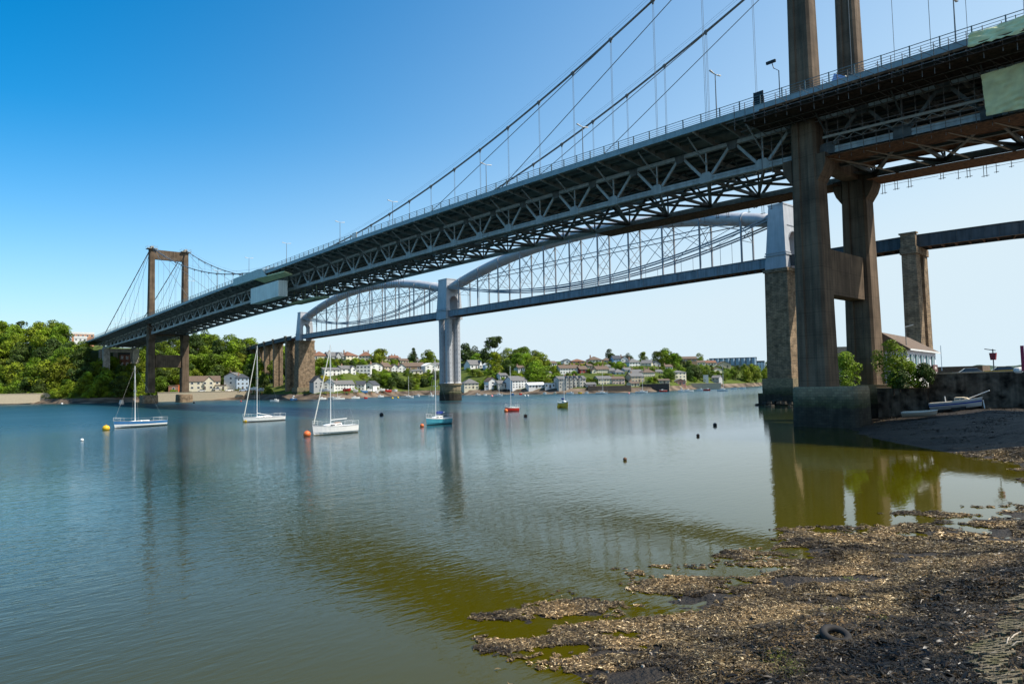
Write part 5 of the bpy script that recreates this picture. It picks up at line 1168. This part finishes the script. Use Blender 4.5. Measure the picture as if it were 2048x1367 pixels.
def car(label, px, py, off, m, yaw=0., name='parked_car', z=None, rng=None):
    rg = rng or lerp_tab(px, SHORE)+off; P = at(px, py, rg); phi = math.atan2(P[1]-CC[1], P[0]-CC[0]); c = empty(name, tuple(P), phi-math.pi/2+yaw, label, 'car')
    b = MB(); b.loft([[(x, -.85*k, z0), (x, .85*k, z0), (x, .85*k, z1), (x, -.85*k, z1)] for x, k, z0, z1 in ((-2.1, .8, .4, .75), (-2., .97, .28, .9), (-.9, 1, .25, .92), (1.3, 1, .25, .95), (1.95, .97, .28, .85), (2.1, .85, .4, .7))]); b.build('body', m, c)
    g = MB(); g.loft([[(x, -.78*k, z0), (x, .78*k, z0), (x, .66*k, z1), (x, -.66*k, z1)] for x, k, z0, z1 in ((-1.2, .95, .921, .93), (-.5, 1, .921, 1.42), (.9, 1, .93, 1.42), (1.5, .95, .92, .96))]); g.build('glazing', GLASS, c)
    r_ = MB(); r_.box(-.55, .95, -.64, .64, 1.421, 1.46); r_.build('roof', m, c)
    for x in (-1.35, 1.35):
        for y in (-.8, .8): MB().tube([(x, y-.1, .32), (x, y+.1, .32)], .32, 10).build('wheel', RUBBER, c)
    return c
car('white car parked before the cream gabled house', 403, 783, 8, WHITE); car('silver car parked beside the carport', 434, 780, 8, gry); car('pale blue car parked before the tall pale blue house', 486, 782, 8, tint((.5, .6, .75), .4)); car('white car parked by the carport wall', 458, 782, 9, WHITE, .3)
P = at(354, 777, 452); tk = MB(); tk.tube([(0, 0, -2), (0, 0, 2.2)], 1.4, 12); o = tk.build('storage_tank', ORANGE); o.location = P; tag(o, 'bright orange tank beside the far tower leg', 'tank')

# ================================================================== NEAR RIGHT BANK
def gz(x, y): return near_z(x, y)
wl = MB()
xs = np.linspace(9.0, 60, 52)
wl.loft([[(x, 6, -1), (x, 6.6, -1), (x, 6.6, 6.62+.012*(x-9)), (x, 6.0, 6.62+.012*(x-9))] for x in xs])
tall = wl.build('quay_wall', mat('dark_rubble_wall', (.13, .105, .08), .9, .15, var=.6, vscale=.9, bump=1., bscale=3, streak=.4))
cpg = MB(); cpg.loft([[(x, 5.9, 6.625+.012*(x-9)), (x, 6.75, 6.625+.012*(x-9)), (x, 6.75, 6.78+.012*(x-9)), (x, 5.9, 6.78+.012*(x-9))] for x in xs]); cpg.build('coping', mat('warm_coping', (.42, .30, .19), .85, var=.15), tall)
tag(tall, 'tall dark stone quay wall with pale coping at the right edge', 'wall')
lw = MB().box(2.5, 9.0, 5.2, 5.8, -1, 4.75); lwo = lw.build('quay_wall', MATS['dark_rubble_wall']); MB().box(2.4, 9.1, 5.1, 6.4, 4.752, 4.86).build('coping', MATS['warm_coping'], lwo); tag(lwo, 'low dark quay wall between the near tower foot and the tall wall', 'wall')
# public house
pb = empty('public_house', (0, 0, 0), 0, 'white and pale blue waterside public house with brown hipped roof behind the quay', 'public house')
def pubparts():
    K = at(1815, 745, 118); E_ = at(1873, 745, 143); a = Vector((K[0], K[1], 0)); b = Vector((E_[0], E_[1], 0)); d = b-a; L_ = d.length; d.normalize(); ang = math.atan2(d.y, d.x)
    pb.location = (a.x, a.y, 4.9); pb.rotation_euler = (0, 0, ang); ze = at(1815, 697, 118)[2]-4.9; dp = 6.8; zr = ze+2.7
    w_ = tint((.60, .64, .74), .8, 'pale_blue_render')
    MB().box(0, L_, 0, dp, -1.5, ze).build('wall', w_, pb); MB().box(-.05, L_+.05, -.06, -.002, -1.5, ze*.42).build('lower_wall', tint((.75, .73, .70)), pb)
    rb = MB(); q = 4.2; ym = dp/2; rb.v = [(-.5, -.55, ze), (L_+.7, -.55, ze), (L_+.7, dp+.5, ze), (-.5, dp+.5, ze), (.3, ym, zr), (L_-q, ym, zr), (-.5, -.55, ze-.2), (L_+.7, -.55, ze-.2), (L_+.7, dp+.5, ze-.2), (-.5, dp+.5, ze-.2)]
    rb.f = [(0, 1, 5, 4), (1, 2, 5), (2, 3, 4, 5), (3, 0, 4), (6, 9, 8, 7), (0, 6, 7, 1), (1, 7, 8, 2), (2, 8, 9, 3), (3, 9, 6, 0)]
    r_ = rb.build('roof', ROOFB, pb); r_.location.z = .02
    MB().box(-.55, L_+.75, -.68, -.56, ze-.25, ze).build('gutter', WHITE, pb)
    for fx in (.14, .30, .47, .66, .86):
        x = L_*fx
        for (zz, hh) in ((ze*.72, 1.5), (ze*.22, 1.3)):
            f = inst('window', U_FR, pb, (x, -.1, zz), (1.3, .12, hh)); inst('pane', U_PN, f, (0, -.3, 0), (.75, .6, .85))
            if zz > ze*.5:
                for s_ in (-1, 1): inst('shutter', U_SH, f, (s_*.78, -.3, 0), (.42, .5, 1.05))
    f = MB().box(L_-4.6, L_-.4, -.3, -.15, ze*.38, ze*.60).build('sign', tint((.12, .06, .06)), pb)
    f2 = MB(); f2.ball((0, 0, 0), .32, .7, 12, 6); o = f2.build('crest', tint((.6, .55, .5)), f); o.location = (L_-2.5, -.31, ze*.5); o.scale = (2.6, .12, 1.2)
U_SH = unit_box('shutter', tint((.04, .16, .18)))
pubparts()
hb2 = house('tan gable of a waterside house between the near tower legs', 1676, 1712, 770, 712, 699, 0, tint((.42, .35, .22)), mat('pale_brown_roof', (.38, .27, .18), .9), 'side', 2, 2, 0, 0, name='house')
_P = at(1694, 752, 165); hb2.location = (_P[0], _P[1], 5.0); hb2.scale = (.135,)*3
# shrubs near
def shrub_near(c, py, rng, h, label, w=1., m=LEAFB, seed=1, leaf=.30, n=3200):
    P = at(c, py, rng); me = crown_mesh('foliage', seed, hh=h, rad=h*.46*w, nl=20, nleaf=n, leaf=leaf, low=.05, m=m, squash=.9)
    r = empty('shrub', (P[0], P[1], 4.6), 0, label, 'shrub'); o = bpy.data.objects.new('foliage', me); COL.objects.link(o); o.parent = r
    t = bpy.data.objects.new('stem', TRK[0]); COL.objects.link(t); t.parent = r; t.scale = (h*.06, h*.06, h*.07)
shrub_near(1786, 775, 108, 6.6, 'tall bright green shrub against the near tower leg', .85, LEAFB, 51)
shrub_near(1818, 776, 110, 3.7, 'mid height green shrub before the public house', 1., LEAFB, 52)
shrub_near(1848, 776, 110, 3.3, 'dark green shrub at the left end of the tall quay wall', 1.0, LEAFD, 53)
shrub_near(1800, 777, 107, 2.8, 'low dark shrub on top of the low quay wall', 1.2, LEAFD, 56)
shrub_near(1692, 776, 112, 5.4, 'green shrub seen between the near tower legs', .9, LEAFB, 54)
shrub_near(1790, 766, 106.5, 1.2, 'tuft of yellow green grass on the near tower plinth', 1.6, LEAFB, 55, .2, 500)
# flag / street things above the wall
def wallthing(mb, name, m, px, py, rng, label, cat):
    P = at(px, py, rng); o = mb.build(name, m); o.location = P; return tag(o, label, cat)
st = MB(); st.tube([(0, 0, 0), (0, 0, 2.8)], .07, 6); so_ = wallthing(st, 'lifebuoy_post', CABLE, 1988, 741, 108, 'thin post with dark red lifebuoy box above the quay wall', 'post')
MB().frus(0, 0, 1.4, .28, .2, 2.3, .38, .25).build('lifebuoy_box', tint((.3, .04, .05)), so_); hd = MB(); hd.bar((-.9, 0, 2.85), (.3, 0, 2.6), .16, .1); hd.build('lamp_head', BLACK, so_)
wallthing(MB().box(-.16, .16, -.1, .1, 0, 3.0), 'red_post', tint((.3, .03, .07)), 2047, 742, 100, 'dark red post at the right edge above the wall', 'post')
cr_ = lambda lab, px, py, rg, m: car(lab, px, py, 0, m, .1, rng=rg)
c1_ = cr_('white car roof just showing over the quay wall', 1938, 741, 118, WHITE); c1_.location.z = 5.95
c2_ = cr_('yellow car roof just showing over the quay wall', 2004, 738, 112, YELLOW); c2_.location.z = 6.05
dm = MB().ball((0, 0, 0), .55, .8, 10, 6); wallthing(dm, 'white_dome', WHITE, 2037, 740, 105, 'small white dome over the wall near the right edge', 'dome')
tag(link(MB().box(-6, 6, 0, 6, -1, 1.1).build('x', ROOFB).data, 'low_shed'), 'low brown roofed sheds beyond the wall right of the public house', 'shed'); bpy.data.objects['low_shed'].location = at(1905, 742, 190); bpy.data.objects.remove(bpy.data.objects['x'])
yp = MB().tube([(0, 0, 0), (0, 0, 5.)], .06, 5); wallthing(yp, 'bare_mast', ALU, 1884, 741, 160, 'thin bare mast right of the public house', 'mast')
lp = MB(); lp.tube([(0, 0, 0), (0, 0, 6.2)], .06, 6); lpo = wallthing(lp, 'street_lamp', CABLE, 1815, 735, 120, 'street lamp before the public house roof', 'street lamp'); MB().bar((-.1, 0, 6.2), (1.0, .4, 6.5), .3, .12).build('lamp_head', WHITE, lpo)
# boats lying on the mud
def grounded(label, px0, px1, py, hm, H, cab, lean, pitch, stripe=None, keels=True, z=None):
    pc = (px0+px1)/2; P = at_z(pc, py, 1.6 if z is None else z)
    b_ = sailboat(label, px0, px1, py, hm, 0, 1, .25, H, cab, stripe, False, rails=False, name='grounded_boat', rng=float(np.hypot(*(P[:2]-CC[:2]))), cabm=tint((.62, .52, .38)))
    b_.location.z = near_z(P[0], P[1])+.55; b_.rotation_euler.x = lean; b_.rotation_euler.y = pitch
    if keels:
        k = MB()
        for y in (-.5, .5): k.frus(.3, y, -1.0, .5, .07, 0, .9, .09)
        k.frus(-1.9, 0, -1.0, .25, .05, 0, .3, .06); k.build('bilge_keel', BLACK, b_)
    return b_
gb = grounded('weathered white and blue bilge keel boat propped on the mud', 1868, 1960, 823, tint((.42, .41, .40), .7), .75, 'cuddy', .05, -.10, (CANV, .2, .5))
mbm = MB(); mbm.tube([(1.5, .2, .95), (4.0, 0, 1.75)], .06, 6); mbm.box(-1.2, -1.1, -.1, 0, .8, 1.5); mbm.box(3.0, 3.1, .2, .3, -.9, .6); mbm.build('bowsprit', GEL, gb)
grounded('flat cream dinghy lying on the mud left of the propped boat', 1808, 1872, 829, tint((.36, .28, .21)), .35, None, .1, -.06, keels=False)
rp = MB(); p = at_z(1962, 806, 1.8); rp.tube([(p[0], p[1], 2.6), (p[0]+3, p[1]+1, 2.0), (p[0]+8, p[1]+2, 2.7)], .03, 4); tag(rp.build('mooring_rope', tint((.4, .45, .2))), 'slack mooring rope from the propped boat along the wall', 'rope')

# ================================================================== WEED, STONES AND WRACK ON THE NEAR SHORE
def hit(px, py):
    r = ray(px, py); r = r/np.linalg.norm(r); t = 2.
    while t < 160:
        p = CC+r*t
        if p[2] < max(0, near_z(p[0], p[1])): return p
        t += .08
    return CC+r*t
MATB = lambda q: lerp_tab(q, [(1140, 2060), (1190, 2036), (1240, 2010), (1270, 1985), (1290, 1950), (1320, 1935), (1350, 1965), (1380, 2005)])
def fronds(name, n, sampler, lmin, lmax, m, label=None, flow=True):
    rg = np.random.default_rng(len(name)+n); P = []
    while len(P) < n:
        p = sampler(rg)
        if p is not None: P.append(p)
    P = np.array(P); n = len(P); th = np.array([mnoise.noise(Vector((p[0]*.9, p[1]*.9, 11)))*7+mnoise.noise(Vector((p[0]*3.1, p[1]*3.1, 12)))*2.5 for p in P])+rg.normal(0, .55, n); el = rg.normal(.03, .2, n); L_ = rg.uniform(lmin, lmax, n)
    d = np.stack([np.cos(th)*np.cos(el), np.sin(th)*np.cos(el), np.sin(el)], 1); sd = np.stack([-np.sin(th), np.cos(th), rg.normal(0, .35, n)], 1); w = (L_*rg.uniform(.04, .12, n))[:, None]
    a = P-d*L_[:, None]/2; b = P+np.array([0, 0, 1])*(L_*rg.uniform(.0, .18, n))[:, None]; c = P+d*L_[:, None]/2
    V = np.stack([a-sd*w*.5, a+sd*w*.5, b-sd*w, b+sd*w, c-sd*w*.6, c+sd*w*.6], 1).reshape(-1, 3); k = np.arange(n)[:, None]*6
    F = np.concatenate([k+np.array([0, 1, 3, 2]), k+np.array([2, 3, 5, 4])]); me = bpy.data.meshes.new(name)
    me.vertices.add(len(V)); me.vertices.foreach_set('co', V.ravel()); me.loops.add(F.size); me.loops.foreach_set('vertex_index', F.ravel().astype(np.int32))
    me.polygons.add(len(F)); me.polygons.foreach_set('loop_start', np.arange(0, F.size, 4, dtype=np.int32)); me.polygons.foreach_set('loop_total', np.full(len(F), 4, dtype=np.int32)); me.update(); me.materials.append(m)
    return tag(link(me, name), kind='stuff')
def weedmat(name, stops, rough):
    m = bpy.data.materials.new(name); m.use_nodes = True; nt = m.node_tree; bs = nt.nodes['Principled BSDF']; g = node(nt, 'ShaderNodeNewGeometry')
    r1 = ramp(nt, g.outputs['Random Per Island'], stops); n = node(nt, 'ShaderNodeTexNoise'); n.inputs['Scale'].default_value = .55; n.inputs['Detail'].default_value = 7; nt.links.new(g.outputs['Position'], n.inputs['Vector'])
    f = ramp(nt, n.outputs[0], [(.38, (.25, .24, .22)), (.5, (.85, .85, .78)), (.62, (1.6, 1.5, 1.3))]); mx = node(nt, 'ShaderNodeMixRGB', blend_type='MULTIPLY'); mx.inputs[0].default_value = 1
    nt.links.new(r1, mx.inputs[1]); nt.links.new(f, mx.inputs[2])
    sx = node(nt, 'ShaderNodeSeparateXYZ'); nt.links.new(g.outputs['Position'], sx.inputs[0]); mr = node(nt, 'ShaderNodeMapRange'); mr.inputs[1].default_value = 0; mr.inputs[2].default_value = 1.2; nt.links.new(sx.outputs[2], mr.inputs[0])
    f2 = ramp(nt, mr.outputs[0], [(0, (1.95, 1.8, 1.55)), (.25, (1.7, 1.6, 1.35)), (.5, (.85, .78, .66)), (1, (.62, .56, .46))]); m2 = node(nt, 'ShaderNodeMixRGB', blend_type='MULTIPLY'); m2.inputs[0].default_value = 1
    nt.links.new(mx.outputs[0], m2.inputs[1]); nt.links.new(f2, m2.inputs[2]); nt.links.new(m2.outputs[0], bs.inputs['Base Color']); bs.inputs['Roughness'].default_value = rough; bs.inputs['Specular IOR Level'].default_value = .3; return m
WEED = weedmat('bladder_wrack', [(0, (.012, .009, .006)), (.45, (.05, .036, .019)), (.75, (.11, .080, .046)), (.93, (.20, .155, .10)), (1, (.45, .38, .28))], .42)
WEEDG = weedmat('green_weed', [(0, (.06, .08, .008)), (1, (.20, .26, .015))], .6)
CORN = [hit(px, py)[:2] for px, py in ((900, 1366), (2047, 1366), (2047, 1000), (1400, 1040))]
def shore_sampler(xr, yr, zlo, thr, sc, dep=.10):
    def f(rg):
        x = rg.uniform(*xr); y = rg.uniform(*yr); z = near_z(x, y)
        if z < zlo: return None
        c, q = pix(x, y, max(z, 0))
        if q > 1140 and c > MATB(q)+10 and rg.random() < .8: return None
        if c < 850 or c > 2120 or q > 1420: return None
        xa = (x*RT[0]+y*RT[1])*.4; ya = (x*cy_+y*sy_)*1.1
        nv = mnoise.noise(Vector((xa*sc, ya*sc, 7)))+.5*mnoise.noise(Vector((xa*sc*2.7, ya*sc*2.7, 2)))+.4*mnoise.noise(Vector((x*sc*6, y*sc*6, 3)))
        lim = thr+.35*min(1, -z/dep) if z < 0 else thr-.18-min(.9, z*1.1)
        if nv < lim: return None
        return (x, y, max(z, 0.)+.008+rg.uniform(0, .028))
    return f
fronds('seaweed', 330000, shore_sampler((25, 44), (-96, -70), -.2, .0, .8, .14), .05, .16, WEED)
def strand_sampler(rg):
    x = rg.uniform(30, 44); y = rg.uniform(-96, -76); z = near_z(x, y)
    if z < .3 or (pix(x, y, z)[0] > MATB(pix(x, y, z)[1])+10 and rg.random() < .7) or mnoise.noise(Vector((x*.7, y*.7, 4))) < -.1: return None
    return (x, y, z+.03+rg.uniform(0, .05))
fronds('kelp_strand', 9000, strand_sampler, .08, .26, weedmat('dark_kelp', [(0, (.008, .006, .004)), (.7, (.03, .022, .012)), (1, (.12, .08, .04))], .4))
def bank_sampler(rg):
    x = rg.uniform(0, 30); y = rg.uniform(-34, 4); z = near_z(x, y)
    if z < .02 or mnoise.noise(Vector((x*.25, y*.6, 4))) < .1: return None
    return (x, y, z+.02)
fronds('stranded_weed', 5000, bank_sampler, .12, .4, MATS.get('dark_kelp') or weedmat('dark_kelp', [(0, (.01, .008, .005)), (.7, (.04, .03, .02)), (1, (.14, .10, .06))], .6))
fronds('seaweed', 42000, shore_sampler((18, 44), (-72, -34), -.2, .12, .5), .09, .26, WEED)
def green_sampler(rg):
    px = rg.normal(1560, 28); py = rg.normal(1322, 18)
    if px > 1545 and py < 1300 and rg.random() < .6: return None
    p = HITG[rg.integers(len(HITG))]; q = (p[0]+rg.normal(0, .14), p[1]+rg.normal(0, .14)); return (q[0], q[1], near_z(*q)+.04+rg.uniform(0, .04))
HITG = [hit(px, py) for px, py in ((1553, 1306), (1558, 1314), (1552, 1320), (1585, 1330), (1576, 1343), (1590, 1352), (1545, 1310), (1700, 1160), (1760, 1240), (1672, 1220))]
fronds('green_algae', 1100, green_sampler, .02, .05, WEEDG)
# pebbles and shell bits
def pebbles():
    rg = np.random.default_rng(5); mb = MB()
    for i in range(700):
        px, py = rg.uniform(1200, 2048), rg.uniform(1130, 1367)
        x, y = rg.uniform(28, 41), rg.uniform(-94, -76); z = near_z(x, y)
        if z < .02: continue
        r = rg.uniform(.012, .05); mb.frus(x, y, z-.02, r, r*.7, z+.02+r*.4, r*.6, r*.5)
    tag(mb.build('pebbles', mat('pale_pebble', (.38, .32, .26), .7, var=.4, vscale=8)), kind='stuff')
pebbles()
# perforated concrete block mat showing at the lower right
def block_mat():
    mb = MB(); A = hit(2046, 1150); B = hit(2046, 1366); D0 = (B-A)[:2]; L_ = np.linalg.norm(D0); u = D0/L_; v = np.array([-u[1], u[0]])
    if v@(np.array(hit(1930, 1300))-A)[:2] < 0: v = -v
    def ok(c):
        z = near_z(*c); p, q = pix(c[0], c[1], z); bnd = lerp_tab(q, [(1140, 2060), (1190, 2036), (1240, 2010), (1270, 1985), (1290, 1950), (1320, 1935), (1350, 1965), (1380, 2005)])
        return p > bnd+30*mnoise.noise(Vector((c[0]*3, c[1]*3, 1))) and mnoise.noise(Vector((c[0]*2.2, c[1]*2.2, 8))) > -.12
    def bar_(c, e, hl, hw, dz):
        o = np.array([-e[1], e[0]]); P4 = [c-e*hl-o*hw, c+e*hl-o*hw, c+e*hl+o*hw, c-e*hl+o*hw]; zs = [near_z(*p)+.075+dz for p in P4]
        mb.quadbox([(*p, z-.2) for p, z in zip(P4, zs)]+[(*(c+(p-c)*.95), z) for p, z in zip(P4, zs)])
    i = 0; s = -.3
    while s < L_+1.4:
        t = -3.2
        while t < 2.6:
            c = A[:2]+u*s+v*(t+.1*(i % 2))
            if ok(c): bar_(c, v, .101, .042, 0); bar_(c+u*.085, u, .045, .034, -.004)
            t += .2
        s += .17; i += 1
    tag(mb.build('block_mat', mat('mossy_concrete', (.20, .155, .10), .9, .2, var=.5, vscale=3, col2=(.10, .09, .04), bump=.6, bscale=25)), 'perforated concrete block mat half buried in weed at the lower right', 'block mat')
block_mat()
def tyre(px, py, rad, label, tilt=.25):
    p = hit(px, py); mb = MB(); n = 28
    rings = [[((rad+.09*math.cos(a)*(1))*math.cos(t), (rad+.09*math.cos(a))*math.sin(t), .085*math.sin(a)) for a in np.linspace(0, 2*math.pi, 9)[:-1]] for t in np.linspace(0, 2*math.pi, n+1)]
    mb.loft(rings, cap=False); o = mb.build('old_tyre', RUBBER, None, True); o.location = (p[0], p[1], near_z(p[0], p[1])+.04); o.rotation_euler = (tilt, .12, .6); return tag(o, label, 'tyre')
tyre(1672, 1275, .26, 'old tyre half sunk in the weed')
def stick(px, py, px2, py2, r, label, m=None):
    a, b = hit(px, py), hit(px2, py2); mb = MB(); c = (a+b)/2; mb.tube([(a[0], a[1], a[2]+.06), (c[0], c[1], c[2]+.12), (b[0], b[1], b[2]+.07)], r, 5, r_list=[r, r*.8, r*.4]); tag(mb.build('driftwood_stick', m or mat('bleached_wood', (.5, .42, .32), .8, var=.2)), label, 'driftwood')
stick(2012, 1295, 2046, 1268, .016, 'bleached forked stick on the block mat, upper'); stick(2014, 1298, 2020, 1280, .02, 'short bleached stick on the block mat'); stick(2022, 1300, 2047, 1290, .012, 'thin bleached stick on the block mat, lower')
stick(1841, 1210, 1848, 1203, .014, 'small pale stick in the weed left of the block mat')
